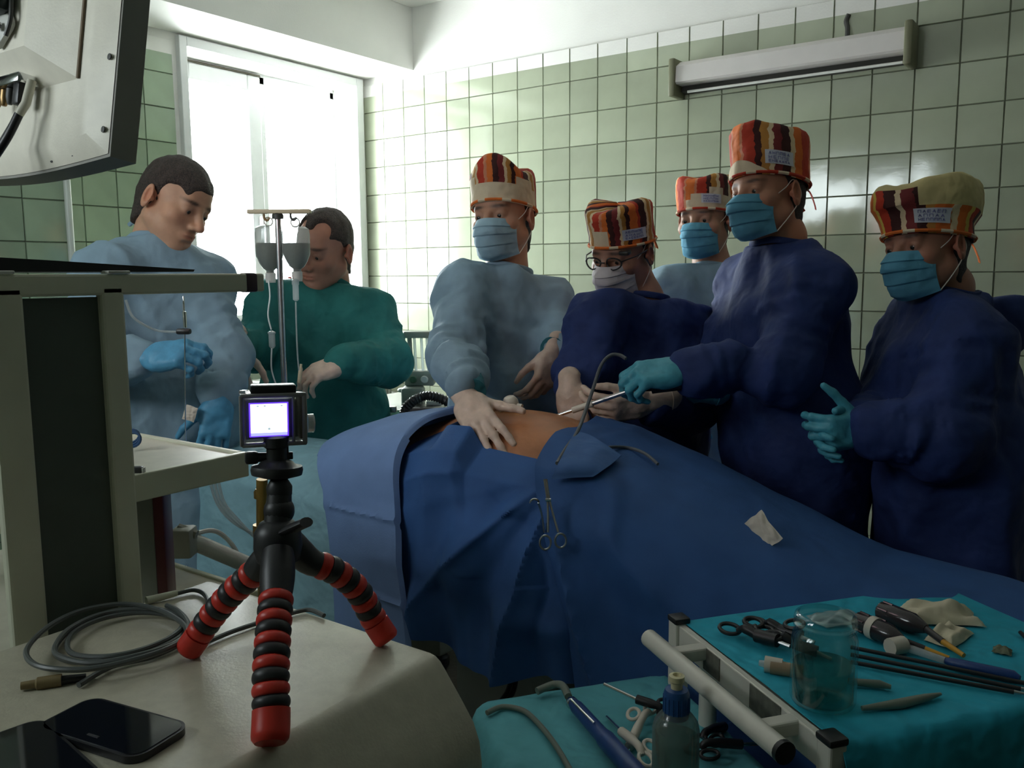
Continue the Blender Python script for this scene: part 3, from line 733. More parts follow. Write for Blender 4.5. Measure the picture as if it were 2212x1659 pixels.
def cap_mesh(root, H, M, s, mats, h=.115, flare=1.03, top='flat', zone=None, tilt=.35, zf=.052, seed=1, patch=None, rx=.0885, ry=.1085, sag=0., tie=True, brim=None, off=(0, -.012), w0=0.):
    """cloth surgical cap: fitted ring on the forehead rising to a soft crown; u runs round from the nape"""
    L = lambda *p: loc2w(H, M, s, p)
    n = 96; nz = Noise(seed); nz2 = Noise(seed+7, 6)
    prof = [(.965, -.004), (1., .0), (1.004, .006), (1.01, .014), (1+.3*(flare-1), .03), (1+.6*(flare-1), .05), (flare, .072), (flare*1.005, .09), (flare*.985, .104), (flare*.93, .113), (flare*.8, .118), (flare*.6, .117), (flare*.35, .115), (.02, .114)]
    pts = []; uv = []
    for j, (r, z) in enumerate(prof):
        for i in range(n+1):
            a = 2*PI*i/n-PI/2                                     # starts at the nape
            ca, sa = math.cos(a), math.sin(a)
            zz = z/.118*h
            k = min(1, z/.03); wob = .0035*k*nz(ca*3, sa*3, z*30)+.0022*k*nz2(ca*9, sa*9, z*60)
            x = (rx*r+wob)*ca; y = (ry*r+wob)*sa+off[1]
            base = zf+(y-ry-off[1])*tilt
            zz2 = zz+(.006*nz(ca*4*r, sa*4*r, 3) if z > .1 else 0)
            if top == 'dip': zz2 += (.014*math.cos(3*a+.6) if z > .085 else 0)
            if top == 'slope': zz2 += (-.03*max(0, sa) if z > .06 else -.3*max(0, sa)*max(0, z-.03))
            if top == 'peak': zz2 += .012*math.cos(2*a)*(1 if z > .08 else 0)
            if sag and z > .04: x *= 1+sag*.6; y = (y-off[1])*(1+sag)+off[1]-sag*.06
            pts.append(L(x+off[0], y, base+zz2)); uv.append((i/n, min(1., (z+.004)/.122 if j < 9 else .9+.1*(1-r))))
    f = []; mi = []
    for j in range(len(prof)-1):
        for i in range(n):
            f.append((j*(n+1)+i, j*(n+1)+i+1, (j+1)*(n+1)+i+1, (j+1)*(n+1)+i))
            mi.append(zone((i+.5)/n, (uv[j*(n+1)+i][1]+uv[(j+1)*(n+1)+i][1])/2) if zone else 0)
    o = mesh_obj('cap', pts, f, mats, root, mi=mi, uv=uv, sharp=60)
    def surf(u, zt, out=.0015):
        j = zt*8; u = (u % 1)*n; i = int(u); fu = u-i; j = min(max(j, 1), 8); a = int(j); fj = j-a
        g = lambda jj, i_: np.array(pts[jj*(n+1)+min(i_, n)])
        p = (g(a, i)*(1-fu)+g(a, i+1)*fu)*(1-fj)+(g(a+1, i)*(1-fu)+g(a+1, i+1)*fu)*fj
        c_ = L(off[0], off[1], 0); d = p-c_; d -= M[:, 2]*np.dot(d, M[:, 2]); return p+nrm(d)*out
    if patch:
        u0, u1, z0, z1 = patch
        G = [[surf(u, z, .0022) for u in np.linspace(u0, u1, 9)] for z in np.linspace(z0, z1, 4)]
        po = MB().grid(G, flip=False).build('name_patch', M_patch, o)
        ink = MB(); g = np.random.default_rng(seed)
        for row, nchar in ((.78, 6), (.50, 5), (.22, 7)):
            for c_ in range(nchar):
                a0 = .12+.76*c_/nchar; wd = .76/nchar*.62
                zc = z0+(z1-z0)*row; hh = (z1-z0)*.095; uu = lambda t: u0+(u1-u0)*t
                kind = g.integers(0, 4)
                st = {0: [((a0, -1), (a0, 1)), ((a0, 1), (a0+wd, 1)), ((a0+wd, 1), (a0+wd, -1))], 1: [((a0, 1), (a0, -1)), ((a0, -1), (a0+wd, -1)), ((a0, 0), (a0+wd, 0)), ((a0, 1), (a0+wd, 1))],
                      2: [((a0, -1), (a0+wd/2, 1)), ((a0+wd/2, 1), (a0+wd, -1)), ((a0+wd*.2, -.3), (a0+wd*.8, -.3))], 3: [((a0, 1), (a0, -1)), ((a0+wd, 1), (a0+wd, -1)), ((a0, 0), (a0+wd, 0))]}[int(kind)]
                for (x0, y0), (x1, y1) in st:
                    ink.tube([surf(uu(x0), zc+hh*y0, .003), surf(uu(x1), zc+hh*y1, .0028)], .0006, 5)
        ink.build('lettering', M_ink, po)
    if brim:                                                     # turned-up cream band over the forehead
        u0, u1, ht = brim
        G = [[surf(u, .14+(ht-.14)*z*max(.02, math.sin(PI*(u-u0)/(u1-u0)))**.6, .004) for u in np.linspace(u0, u1, 40)] for z in np.linspace(0, 1, 7)]
        MB().grid(G).build('turned_up_band', M_cream, o)
    # seam binding round the lower edge, patched in short coloured lengths
    bt = MB(); cs = [0, 1, 0, 1]
    for k in range(24):
        us = np.linspace(k/24, (k+1)/24, 5); bt.tube([surf(u, .14, .0015) for u in us], .0042, 6, mi=(k*7+seed) % 3 == 0)
    bt.build('binding', [mats[0], M_cream], o)
    if tie:
        p0 = surf(.0, .34, .004); dn = -M[:, 2]; bk = -M[:, 1]; lt_ = M[:, 0]
        for sg in (-1, 1):
            q = spline([p0, p0+bk*.018+lt_*sg*.012+dn*.012, p0+bk*.024+lt_*sg*.022+dn*.045, p0+bk*.03+lt_*sg*.02+dn*.058], 5)
            MB().tube(q, .0070, 6, flat=.22).build('tie', mats[0], o)
        MB().lathe([(.001, -.013), (.011, -.006), (.013, 0), (.010, .007), (.001, .012)], p0+bk*.012, frame(lt_, bk), 10).build('knot', mats[0], o)
    return o

def mask_mesh(root, H, M, s, m, seed=1, wide=.062, drop=0., loops=True):
    L = lambda *p: loc2w(H, M, s, p)
    nz = Noise(seed, 5); rows = []
    cz = [(.0, .106, -.010), (.10, .116, -.018), (.25, .131, -.034), (.42, .132, -.05), (.6, .122, -.074), (.78, .113, -.098), (.9, .097, -.116), (1., .072, -.126)]
    zs = [c[0] for c in cz]
    for b in np.linspace(0, 1, 40):
        yc = np.interp(b, zs, [c[1] for c in cz]); zc = np.interp(b, zs, [c[2] for c in cz]); row = []
        for a in np.linspace(-1, 1, 33):
            t = abs(a); ys = .034+.012*math.sin(PI*b)
            y = yc-(yc-ys)*(t**2.1); x = wide*(a*.82+.18*math.sin(a*PI/2))
            zsid = -.062+(zc+.066)*.80; z = zc+(zsid-zc)*t**1.6
            pl = (b*4.2) % 1; d = .0038*(pl-.5)*(1-t**6)*(1 if .12 < b < .92 else 0)+.0016*nz(a*5, b*9, 1)
            y += d*1.2; x += d*np.sign(a)*t; row.append(L(x, y+.002, z-drop*b))
        rows.append(row)
    o = MB().grid(rows, thick=.0014, flip=False).build('mask', m, root, sharp=35)
    MB().tube([r_ for r_ in rows[0]], .0016, 6).build('mask_hem', m, o)
    if loops:
        for j, sg in ((0, -1), (32, 1)):
            ear_t, ear_b = L(sg*.081, -.012, .024), L(sg*.081, -.022, -.040)
            t0, b0 = rows[0][j], rows[39][j]
            side = [rows[k][j] for k in range(40)]
            MB().tube(side, .0018, 6).build('mask_hem', m, o)
            MB().tube(spline([t0, (t0+ear_t)/2+L(sg*.004, 0, 0)-H, ear_t, L(sg*.083, -.036, -.008), ear_b, (b0+ear_b)/2+L(sg*.004, 0, 0)-H, b0], 6), .0013, 6).build('ear_loop', M_loop, o)
    return o

TONE = (.56, .31, .20)
def person(label, H, face, up, J, gown, tone=TONE, beard=0., s=1., gk={}, hair=None, hairkind='full', hem=.42):
    M = head_frame(face, up)
    J['front'] = nrm(V(*np.cross(V(0, 0, 1), J['SR']-J['SL']))*V(1, 1, 0)) if True else None
    root = thing('person', label, 'person', (J['HC'][0], J['HC'][1], 0))
    body_mesh(root, H, M, s, J, tone, beard)
    hair_mesh(root, H, M, s, hair or M_hair, hairkind)
    gown_mesh(root, gown, J, hem=hem, **gk)
    legs(root, J, hem)
    return root, M

# the young man without a cap, on the left
J = dict(NB=P(338, 520, 2.40), SR=P(232, 600, 2.28), SL=P(437, 610, 2.46), HC=P(385, 905, 2.42), ER=P(205, 800, 2.20), WR=P(318, 775, 2.12), EL=P(482, 765, 2.37), WL=P(472, 856, 2.26))
pA, M = person('bareheaded young man in pale blue gown and blue gloves, looking down at an instrument', P(378, 438, 2.36), D(.86, -.44, .30), D(.42, .90, .06), J, G_pale, tone=(.60, .34, .22), gk=dict(seed=3, rh=.165, rc=.165, skirt=.21, sl=(.072, .068, .054)))
hand_mesh(pA, 'glove', P(325, 772, 2.10), D(1, .12, .25), D(-.25, .55, .8), True, M_nitrile, curl=(.75, .85, .9, .95), thumb=(.8, .35, -.55), tcurl=.5, cuff=.06)
hand_mesh(pA, 'glove', P(472, 866, 2.25), D(-.08, -1, .12), D(.45, .1, .9), False, M_nitrile, curl=(.35, .4, .42, .45), spread=.12, cuff=.03)
MB().tube(spline([P(279, 486, 2.47), P(288, 480, 2.46), P(298, 488, 2.45), P(300, 506, 2.44)], 5), .006, 6).build('collar_tie', G_pale, pA)

# the man in green by the window
J = dict(NB=P(712, 612, 2.80), SR=P(590, 662, 2.74), SL=P(798, 676, 2.78), HC=P(700, 905, 2.84), ER=P(535, 752, 2.64), WR=P(514, 752, 2.50), EL=P(838, 785, 2.70), WL=P(735, 783, 2.52))
pB, M = person('bareheaded man in dark green gown working behind the two infusion bottles', P(700, 537, 2.72), D(-.42, -.38, .82), D(.05, .9, .4), J, G_green, tone=(.46, .22, .15), beard=.25, gk=dict(seed=9, rh=.18, rc=.18, skirt=.22, amp=.75), hairkind='receding')
hand_mesh(pB, 'glove', P(512, 752, 2.48), D(.12, -.9, .35), D(-.35, .35, .8), True, M_latex, curl=(.45, .55, .6, .6), thumb=(.75, .5, -.55), tcurl=.4, cuff=.05, s=.95)
hand_mesh(pB, 'glove', P(740, 783, 2.52), D(-.95, -.38, .2), D(.0, .75, .6), False, M_latex, curl=(.45, .5, .55, .55), thumb=(.85, .3, -.4), tcurl=.35, cuff=.02, s=.95)

# the surgeon with his hand on the belly
J = dict(NB=P(1094, 584, 2.52), SR=P(1000, 636, 2.42), SL=P(1176, 638, 2.58), HC=P(1105, 900, 2.56), ER=P(972, 765, 2.28), WR=P(1016, 842, 2.02), EL=P(1216, 735, 2.50), WL=P(1196, 752, 2.36))
pC, M = person('surgeon in pale blue gown with his latex gloved hand spread on the bare belly', P(1086, 470, 2.49), D(-.46, -.10, .88), D(-.06, .99, .08), J, G_pale, tone=(.54, .29, .19), beard=.1, gk=dict(seed=15, rh=.17, rc=.165, skirt=.2, sl=(.074, .074, .054)))
cuffs(pC, J, cloth('teal_knit_cuff', (.03, .16, .20)))
mask_mesh(pC, P(1086, 470, 2.49), M, 1., M_mpale, 4, wide=.064)
cap_mesh(pC, P(1086, 470, 2.49), M, 1., [M_st1, M_cream], h=.113, flare=1.0, top='dip', zone=lambda u, v: 1 if (v < .5+.06*math.sin(u*20) and .22 < u < .80) else 0, zf=.042, seed=4, tilt=.18, tie=False)
hand_mesh(pC, 'glove', P(1193, 766, 2.345), D(-.30, -.90, .25), D(.65, .1, .75), False, M_latex, curl=(.5, .6, .65, .7), thumb=(.82, .42, -.5), tcurl=.4, cuff=.045, s=.92)

# the short surgeon in dark blue bending over the field
J = dict(NB=P(1386, 648, 2.40), SR=P(1292, 692, 2.30), SL=P(1480, 682, 2.47), HC=P(1390, 945, 2.46), ER=P(1262, 800, 2.26), WR=P(1232, 838, 2.18), EL=P(1490, 865, 2.34), WL=P(1405, 868, 2.14))
pD, M = person('shorter surgeon in dark blue gown and white mask bending over the scope', P(1343, 544, 2.36), D(-.60, -.42, .68), D(-.12, .93, .32), J, G_navy, tone=(.42, .22, .15), gk=dict(seed=21, rh=.175, rc=.175, skirt=.21), hair=M_hair2, s=.95)
mask_mesh(pD, P(1343, 544, 2.36), M, .95, M_mwhite, 6)
cap_mesh(pD, P(1343, 544, 2.36), M, .95, [M_st1, M_cream], h=.110, flare=1.02, top='peak', zone=lambda u, v: 1 if (v < .5 and .45 < u < .54) else 0, zf=.042, seed=8, tilt=.14, patch=(.61, .73, .41, .63), tie=True)
g_ = MB(); L_ = lambda *p: loc2w(P(1343, 544, 2.36), M, .95, p)
for x in (-1, 1):
    g_.tube([L_(x*.034+.024*math.cos(t), .108-.01*abs(math.cos(t)), .0+.017*math.sin(t)) for t in np.linspace(0, 2*PI, 20, endpoint=False)], .0022, 6, closed=True)
    g_.tube([L_(x*.058, .10, .005), L_(x*.082, .06, .008), L_(x*.088, -.02, .008)], .002, 6)
g_.tube([L_(-.01, .11, .004), L_(.01, .11, .004)], .002, 6).box(L_(-.072, .095, .03), (.03, .02, .012), M, bev=.004)
g_.build('spectacles', mat('black_frame', (.02, .02, .02), rough=.3), pD)
hand_mesh(pD, 'glove', P(1232, 836, 2.17), D(.08, -.93, .3), D(-.35, .35, .85), True, M_latex, curl=(.55, .65, .7, .75), thumb=(.85, .42, -.5), tcurl=.35, cuff=.025, s=.96)
hand_mesh(pD, 'glove', P(1398, 869, 2.12), D(-.97, -.18, .18), D(.05, -.55, .8), False, M_latex, curl=(.5, .55, .6, .6), thumb=(.9, .35, -.2), tcurl=.25, cuff=.06)

# the assistant at the back between the two dark blue gowns
J = dict(NB=P(1537, 572, 2.92), SR=P(1450, 625, 2.86), SL=P(1622, 615, 2.97), HC=P(1545, 905, 2.98), ER=P(1440, 780, 2.86), WR=P(1460, 890, 2.80), EL=P(1660, 780, 2.95), WL=P(1640, 890, 2.85))
pE, M = person('assistant in pale gown standing at the back between two dark blue gowns', P(1521, 476, 2.88), D(-.55, -.14, .82), D(-.02, .99, .08), J, G_pale, tone=(.46, .25, .17), gk=dict(seed=27, rh=.17, rc=.165, skirt=.2), hair=M_hair2)
mask_mesh(pE, P(1521, 476, 2.88), M, 1., M_mblue, 9)
cap_mesh(pE, P(1521, 476, 2.88), M, 1., [M_st2, M_cream], h=.112, flare=1.0, top='peak', zone=lambda u, v: 1 if (v < .30+.25*math.sin((u-.46)*9) and .46 < u < .85) else 0, zf=.036, seed=13, tilt=.14, patch=(.55, .66, .41, .62), tie=False)
hand_mesh(pE, 'glove', J['WR'], D(.2, -.9, .2), D(-.3, .2, .9), True, M_nitrile, cuff=.04)
hand_mesh(pE, 'glove', J['WL'], D(-.3, -.9, .2), D(.3, .2, .9), False, M_nitrile, cuff=.04)

# the tall surgeon holding the camera head
J = dict(NB=P(1688, 514, 2.19), SR=P(1625, 622, 2.36), SL=P(1750, 634, 2.05), HC=P(1715, 930, 2.24), ER=P(1560, 800, 2.32), WR=P(1505, 848, 2.22), EL=P(1690, 800, 1.98), WL=P(1478, 800, 1.98))
pF, M = person('tall surgeon in dark blue gown and tall striped cap, arm stretched to the left', P(1657, 421, 2.16), D(-.86, -.03, .50), D(-.03, 1, 0), J, G_navy, s=.94, tone=(.50, .25, .16), gk=dict(seed=33, rh=.20, rc=.185, dsq=.82, skirt=.25, sl=(.082, .074, .056), shoulder=.074), hair=M_hair2)
mask_mesh(pF, P(1657, 421, 2.16), M, .94, M_mblue, 12)
cap_mesh(pF, P(1657, 421, 2.16), M, .97, [M_st2, M_cream], h=.132, flare=1.02, top='flat', zone=None, zf=.043, seed=17, tilt=.12, patch=(.62, .735, .41, .62), brim=(.38, .63, .5))
hand_mesh(pF, 'glove', P(1472, 800, 1.97), D(-1, -.10, .05), D(.15, .75, .62), False, M_teal, curl=(.72, .82, .88, .92), thumb=(.92, .12, -.42), tcurl=.35, cuff=.06, s=1.04)
hand_mesh(pF, 'glove', P(1512, 846, 2.17), D(-1, .12, .05), D(.1, -.6, .8), True, M_teal, curl=(.9, 1., 1., 1.), cuff=.05, s=.95)

# the man on the far right with clasped hands
J = dict(NB=P(2042, 622, 2.04), SR=P(1985, 705, 2.20), SL=P(2082, 742, 1.90), HC=P(2052, 1010, 2.04), ER=P(1915, 900, 2.12), WR=P(1868, 912, 1.98), EL=P(2035, 945, 1.84), WL=P(1872, 928, 1.86))
hump = (s_ell(P(2135, 690, 2.12), V(.09, .09, .10)), .05)
pG, M = person('man in dark blue gown and straw topped cap clasping his gloved hands, far right', P(1998, 533, 2.00), D(-.90, -.10, .42), D(-.14, .98, .06), J, G_navy, s=.96, tone=(.44, .21, .14), gk=dict(seed=41, rh=.19, rc=.18, dsq=.85, skirt=.24, sl=(.085, .080, .058), hump=hump), hair=M_hair2)
mask_mesh(pG, P(1998, 533, 2.00), M, .96, M_mblue, 18)
cap_mesh(pG, P(1998, 533, 2.00), M, 1.0, [M_st3, M_creamy], h=.140, flare=1.12, top='slope', zone=lambda u, v: 1 if v > (.46+.04*math.sin(u*25) if u > .60 else .86) else 0, zf=.034, seed=23, tilt=.16, patch=(.585, .70, .38, .58), sag=.10)
hand_mesh(pG, 'glove', P(1872, 925, 1.865), D(-.82, -.08, .2), D(.25, -.10, .95), False, M_teal, curl=(.75, .9, .98, 1.0), thumb=(.55, .72, -.1), tcurl=.12, cuff=.06, spread=.16, s=.96)
hand_mesh(pG, 'glove', P(1862, 918, 1.93), D(-.85, -.25, .2), D(-.2, .3, -.9), True, M_teal, curl=(.6, .65, .7, .7), cuff=.06)
# ------------------------------------------------------------ operating table, patient, drapes
M_steel = mat('brushed_steel', (.55, .55, .55), rough=.28, metal=1., var=.08, vscale=30)
M_chrome = mat('chrome', (.75, .75, .75), rough=.12, metal=1., var=.03)
M_pad = mat('black_vinyl', (.03, .03, .035), rough=.45)
M_cast = mat('grey_enamel', (.28, .30, .28), rough=.4)
tb = thing('operating_table', 'dark padded operating table on a grey pedestal, hidden under the blue drapes', 'operating table', (2.55, -2.0, 0))
for a, b in ((1.55, 2.02), (2.04, 2.80), (2.82, 3.42)):
    MB().box(((a+b)/2, -2.0, .80-(.06 if a > 2.8 else 0)), (b-a, .46, .06), bev=.015).build('table_pad', M_pad, tb)
MB().box((2.48, -2.0, .745), (1.8, .40, .035), bev=.005).build('table_frame', M_cast, tb, smooth=False)
MB().box((2.5, -2.0, .44), (.30, .26, .58), bev=.03).build('pedestal', M_cast, tb)
MB().box((2.5, -2.0, .08), (.95, .46, .13), bev=.03).build('base', M_cast, tb)
for y in (-2.222, -1.778): MB().box((2.3, y, .755), (1.3, .012, .03), bev=.003).build('side_rail', M_steel, tb)

# patient: one continuous body lying along the table
px0 = 2.46
M_pskin = mat('iodine_skin', (1, 1, 1), rough=.42, spec=.4, var=.16, vscale=14, attr='col', bump=.05, bscale=120, sss=.06)
f = Field([lin(1.45, 3.55, .014), lin(-2.28, -1.72, .014), lin(.78, 1.16, .011)])
f.add(s_ell((px0, -1.985, .945), (.30, .205, .168)), .03)
f.add(s_ell((2.2, -1.985, .92), (.24, .20, .125)), .08); f.add(s_cone((2.03, -2.10, .92), (2.03, -1.87, .92), .065, .065), .06)
f.add(s_cone((1.96, -1.985, .89), (1.84, -1.985, .87), .058, .055), .03); f.add(s_ell((1.73, -1.985, .858), (.12, .075, .072)), .02)
f.add(s_ell((2.74, -1.985, .90), (.20, .19, .11)), .07)
for y in (-2.075, -1.895):
    f.add(s_cone((2.82, y, .875), (3.14, y, .825), .072, .048), .04); f.add(s_cone((3.14, y, .825), (3.38, y, .815), .045, .034), .03)
    f.add(s_cone((3.38, y, .812), (3.40, y, .828), .03, .025), .02)
for y in (-2.21, -1.76): f.add(s_cone((2.03, y+(.05 if y < -2 else -.05), .9), (2.25, y, .875), .04, .038), .03); f.add(s_cone((2.25, y, .875), (2.5, y, .865), .038, .03), .02)
v, q = f.mesh(2)
t = np.clip(1.15-(((v-V(px0+.02, -1.985, 1.05))/V(.27, .25, .2))**2).sum(1), 0, 1)[:, None]
pat = mesh_obj('person', v, q, M_pskin, None, col=V(.50, .28, .18)*(1-t)+V(.44, .165, .055)*t, sharp=0)
tag(pat, 'patient lying under the blue drapes with an iodine stained bare belly showing', 'person')

# the surgeon's right hand lies on the belly
hw = P(1018, 862, 2.02); ht_ = surf_at(v, 1070, 968); hw2 = surf_at(v, 1035, 905); hd_ = nrm(ht_-hw2)
h_out = nrm(np.cross(np.cross(hd_, -RC[2]), hd_))
h_w = hw2-hd_*.044+h_out*.030
hand_mesh(pC, 'glove', h_w, hd_*.97-h_out*.10, h_out*.85+V(0, -.1, .3), True, M_latex, curl=(.15, .16, .17, .2), thumb=(.74, .74, -.12), tcurl=.08, spread=.13, cuff=.03, s=1.0)

D_lit_blue = cloth('drape_blue_lit', (.15, .25, .47), var=.06, weave=1100, crumple=.25, cscale=7)  # chest panel: window light painted in as a lighter blue than the other drapes
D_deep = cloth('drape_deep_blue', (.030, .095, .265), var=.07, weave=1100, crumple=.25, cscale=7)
D_pale = cloth('pale_green_blue_sheet', (.22, .40, .46), var=.06)
nA, nB, nC = Noise(101, 6), Noise(102, 6), Noise(103, 7)
XS = [1.5, 1.75, 1.83, 1.98, 2.12, 2.24, 2.36, 2.5, 2.6, 2.67, 2.74, 2.96, 3.26, 3.6]
ZS = [.90, .925, .955, 1.028, 1.072, 1.094, 1.108, 1.122, 1.10, 1.066, 1.046, .985, .890, .85]
def ztop(x): return float(np.interp(x, XS, ZS))
def section(x, t, hem_far, hem_near, a=.30, yc=-1.985, grow=0.):
    """t 0 far hem .. 1 near hem -> (y, z); rounded over the body then hanging free"""
    zt = ztop(x)+grow; zs = zt-.17
    if t < .2: return yc+a*.93, hem_far+(zs-hem_far)*(t/.2)
    if t > .6: k = (t-.6)/.4; return yc-a-.045*k**1.5, zs+(hem_near-zs)*k
    ph = PI*(t-.2)/.4; c, s_ = math.cos(ph), math.sin(ph)
    return yc+a*(.93 if c > 0 else 1)*np.sign(c)*abs(c)**.72, zs+(zt-zs)*s_**.72
def drape(name, label, m, n, k, fn, group=None, thick=.0016):
    G = np.array([[fn(i/(n-1), j/(k-1)) for j in range(k)] for i in range(n)])
    o = MB().grid(G, thick=thick).build(name, m, None, sharp=50); return tag(o, label, 'drape', group), G
# 1: the lit panel over the chest, running askew, with ironed fold lines
def f1(s, t):
    sk = .235*max(0, (t-.38))/.62*1.05; sk = min(sk, .26)*(1-.25*s)
    x = 1.84+(.065+.10*min(1, max(0, t-.42)/.16)*(1-.85*max(0, t-.6)/.4))*(1-s)+sk+s*(.43-.03*max(0, t-.4)); y, z = section(x-.5*sk, t, .72, .575, a=.285+.02*t, grow=.012)
    if t > .6:
        k = (t-.6)/.4; y -= .012*nA(x*9, z*3, 1)*k+.030*min(1, k*3)*s; x += .006*nA(z*6, 3, x*3)
    edge = min(s, 1-s)
    for zc in (.90, .735): z_ = (z-zc)/.005; y -= .0060*math.exp(-z_*z_) if t > .5 else 0
    z += .004*nB(x*14, y*14, 0)-.012*max(0, 1-edge/.03)
    y += .010*max(0, 1-edge/.03)*(1 if t > .5 else 0)
    return (x, y, z)
drape('surgical_drape', 'blue drape panel painted brighter as if lit, hanging over the chest at the head end, with creases', D_lit_blue, 64, 150, f1)
# 2: the middle drape, gathered to the clamp, hanging in deep folds
GX, GZ = 2.705, 1.035
def f2(s, t):
    x0 = 2.22+.06*min(1, t*3); x1 = 2.765+.07*t
    top = np.interp(s, [0, .18, .40, .46, .72, .88, 1], [1.085, 1.095, 1.098, 1.056, 1.046, 1.030, 1.038])
    hem = .66-.03*s+.02*math.sin(s*9)
    x = x0+(x1-x0)*s; z = top+(hem-top)*t
    y = -2.205-.062*math.sin(min(1, t*2.2)*PI/2)-.05*t
    if t < .10: y += (.10-t)*(2.6 if s < .27 else .5)*(1 if s < .8 else .4); z += (.10-t)*.25*(1 if s < .27 else 0)
    dx, dz = GX-x, GZ-z; r = math.hypot(dx, dz)+1e-6; an = math.atan2(dz, dx)
    w_ = min(1, r/.12)*min(1., max(0, t-.03)*6)
    q = .015*(1-2*abs(math.sin(an*4.6+.9*nA(x*4, z*4, 1)))**.75)+.010*nB(an*8, r*3, 0)+.010*math.exp(-(nC(x*9, z*7, 2)/.16)**2)-.006*math.exp(-(nB(x*13, z*10, 5)/.14)**2)+.010*math.sin(x*52+3*nA(z*3, x*2, 4))*min(1, t*1.5)
    y -= q*w_*(.7+.8*t)*min(1, max(0, s-.04)*4.5); y += .03*max(0, 1-s/.25)+.06*max(0, s-.78)/.22*min(1, t*3); z -= .03*max(0, 1-s/.3)
    if .55 < t: x += .012*nA(z*7, s*5, 2)
    return (x, y, z+.006*nC(x*20, y*5, 1)*min(1, t*5))
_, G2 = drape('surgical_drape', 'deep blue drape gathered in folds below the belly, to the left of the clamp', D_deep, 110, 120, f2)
# 3: the drape over the legs, spreading from the clamp to the right
def f3(s, t):
    x = 2.60+s*.90+.085*min(1, max(0, t-.42)/.16)*(1-s); y, z = section(x, t, .62, .60-.03*s, a=.285-.03*s, grow=.014)
    if t > .5:
        k = (t-.5)/.5; x += (.12*k+.015*nA(z*6, 1, 2))*(1-s)
        dx, dz = x-2.70, 1.04-z; an = math.atan2(dz, dx+.02); r = math.hypot(dx, dz)
        y -= (.030*(1-2*abs(math.sin(an*5.2+.5+.4*nA(x*3, z*3, 1)))**.7)+.014*nB(an*5, r*2.5, 2)+.009*math.exp(-(nA(x*6, z*5, 2)/.12)**2))*min(1, r/.2)*min(1, k*2)+.02*k
    z += .009*nC(x*7, y*7, 3)+.004*nA(x*22, y*22, 2)+.010*math.exp(-(nB(x*6, y*6+t*3, 7)/.10)**2)*(1 if t < .62 else .4)
    if s < .1: z -= .025*(1-s/.1)*(1 if .2 < t < .6 else 0)*max(0, math.sin(PI*(t-.2)/.4))**2; y -= 0
    return (x, y, z)
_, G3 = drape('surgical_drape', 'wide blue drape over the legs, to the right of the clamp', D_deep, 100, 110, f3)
# 4: the turned-back flap on the right of the opening
fl_ = lambda u, v, h: surf_at(G3, u, v)-RC[2]*h
pts = [[fl_(1240, 932, .02), fl_(1268, 938, .022), fl_(1302, 958, .02), fl_(1340, 984, .012)], [fl_(1222, 966, .03), fl_(1252, 966, .03), fl_(1286, 980, .026), fl_(1322, 1000, .012)], [fl_(1204, 1000, .03), fl_(1232, 1000, .03), fl_(1264, 1006, .024), fl_(1300, 1016, .011)], [fl_(1190, 1034, .014), fl_(1214, 1032, .014), fl_(1246, 1030, .012), fl_(1280, 1030, .008)]]
rows = [spline(r_, 6) for r_ in pts]; rows = np.array(rows); cols = np.array([spline(rows[:, j], 5) for j in range(rows.shape[1])])
tag(MB().grid(cols, thick=.002).build('drape_flap', cloth('drape_mid_blue', (.055, .135, .32), crumple=.3), None), 'small turned back flap of blue drape on the right edge of the opening', 'drape')
# 5: the pale sheet at the head end and the screen hood it falls from
def f5(s, t):
    x = 1.42+s*(.56+.15*min(1, max(0, t-.2)/.15)); z = .90-.42*(t-.3)/.7 if t > .3 else .862+.095*math.sin(PI*min(1, t/.3))**.7+.038*t/.3
    y = -1.76-.50*t/.3 if t < .3 else -2.26-.05*(t-.3)
    y -= .022*nA(x*14, z*3, 7)*(max(0, t-.25))+.008*nB(x*25, z*9, 7); z += .012*nB(x*9, y*9, 5)
    return (x, y, z)
drape('head_sheet', 'pale blue green sheet hanging at the head end, behind the flexible tripod', D_pale, 40, 50, f5)

# things on the drapes
cl = thing('towel_clamp', 'slim steel clamp hanging by its jaws from the gathered drape', 'clamp', P(1178, 1040, 1.66))
def rod(name, pts, r, m, parent, n=8): return MB().tube(spline(pts, 5), r, n).build(name, m, parent)
dC = min(float(np.dot(surf_at(G_, u_, v_)-CAM, RC[2])) for G_ in (G2, G3) for u_, v_ in ((1180, 1045), (1185, 1090), (1190, 1150), (1210, 1170)))-.004
for (u0, u1, ub, ur, vr) in ((1176, 1190, 1184, 1178, 1172), (1180, 1196, 1206, 1211, 1168)):
    bl = rod('shank', [P(u0, 1035, dC), P((u0+u1)/2, 1085, dC-.005), P(ub, 1150, dC-.014)], [.0024]*5+[.0022]*6, M_steel, cl)
    c0 = P(ur, vr, dC-.02)
    MB().tube([c0+.0105*(math.cos(t_)*nrm(RC[0])+1.3*math.sin(t_)*V(0, 0, 1)) for t_ in np.linspace(0, 2*PI, 24, endpoint=False)], .0022, 7, closed=True).build('finger_ring', M_steel, bl)
MB().tube([P(1178, 1080, dC-.006), P(1190, 1080, dC-.006)], .0032, 8).build('pivot', M_chrome, cl)
c2 = thing('towel_clamp', 'second clamp showing only a bright curved ring left of the hanging clamp', 'clamp', P(1152, 1085, 1.64))
MB().tube([P(1155, 1088, dC-.002)+.009*(math.cos(t_)*nrm(RC[0])+math.sin(t_)*V(0, 0, 1)) for t_ in np.linspace(.3, 3.0, 14)], .002, 7).build('ring', M_chrome, c2)
rod('shank', [P(1163, 1086, dC), P(1170, 1110, dC+.01), P(1176, 1150, dC+.02)], .002, M_steel, c2)
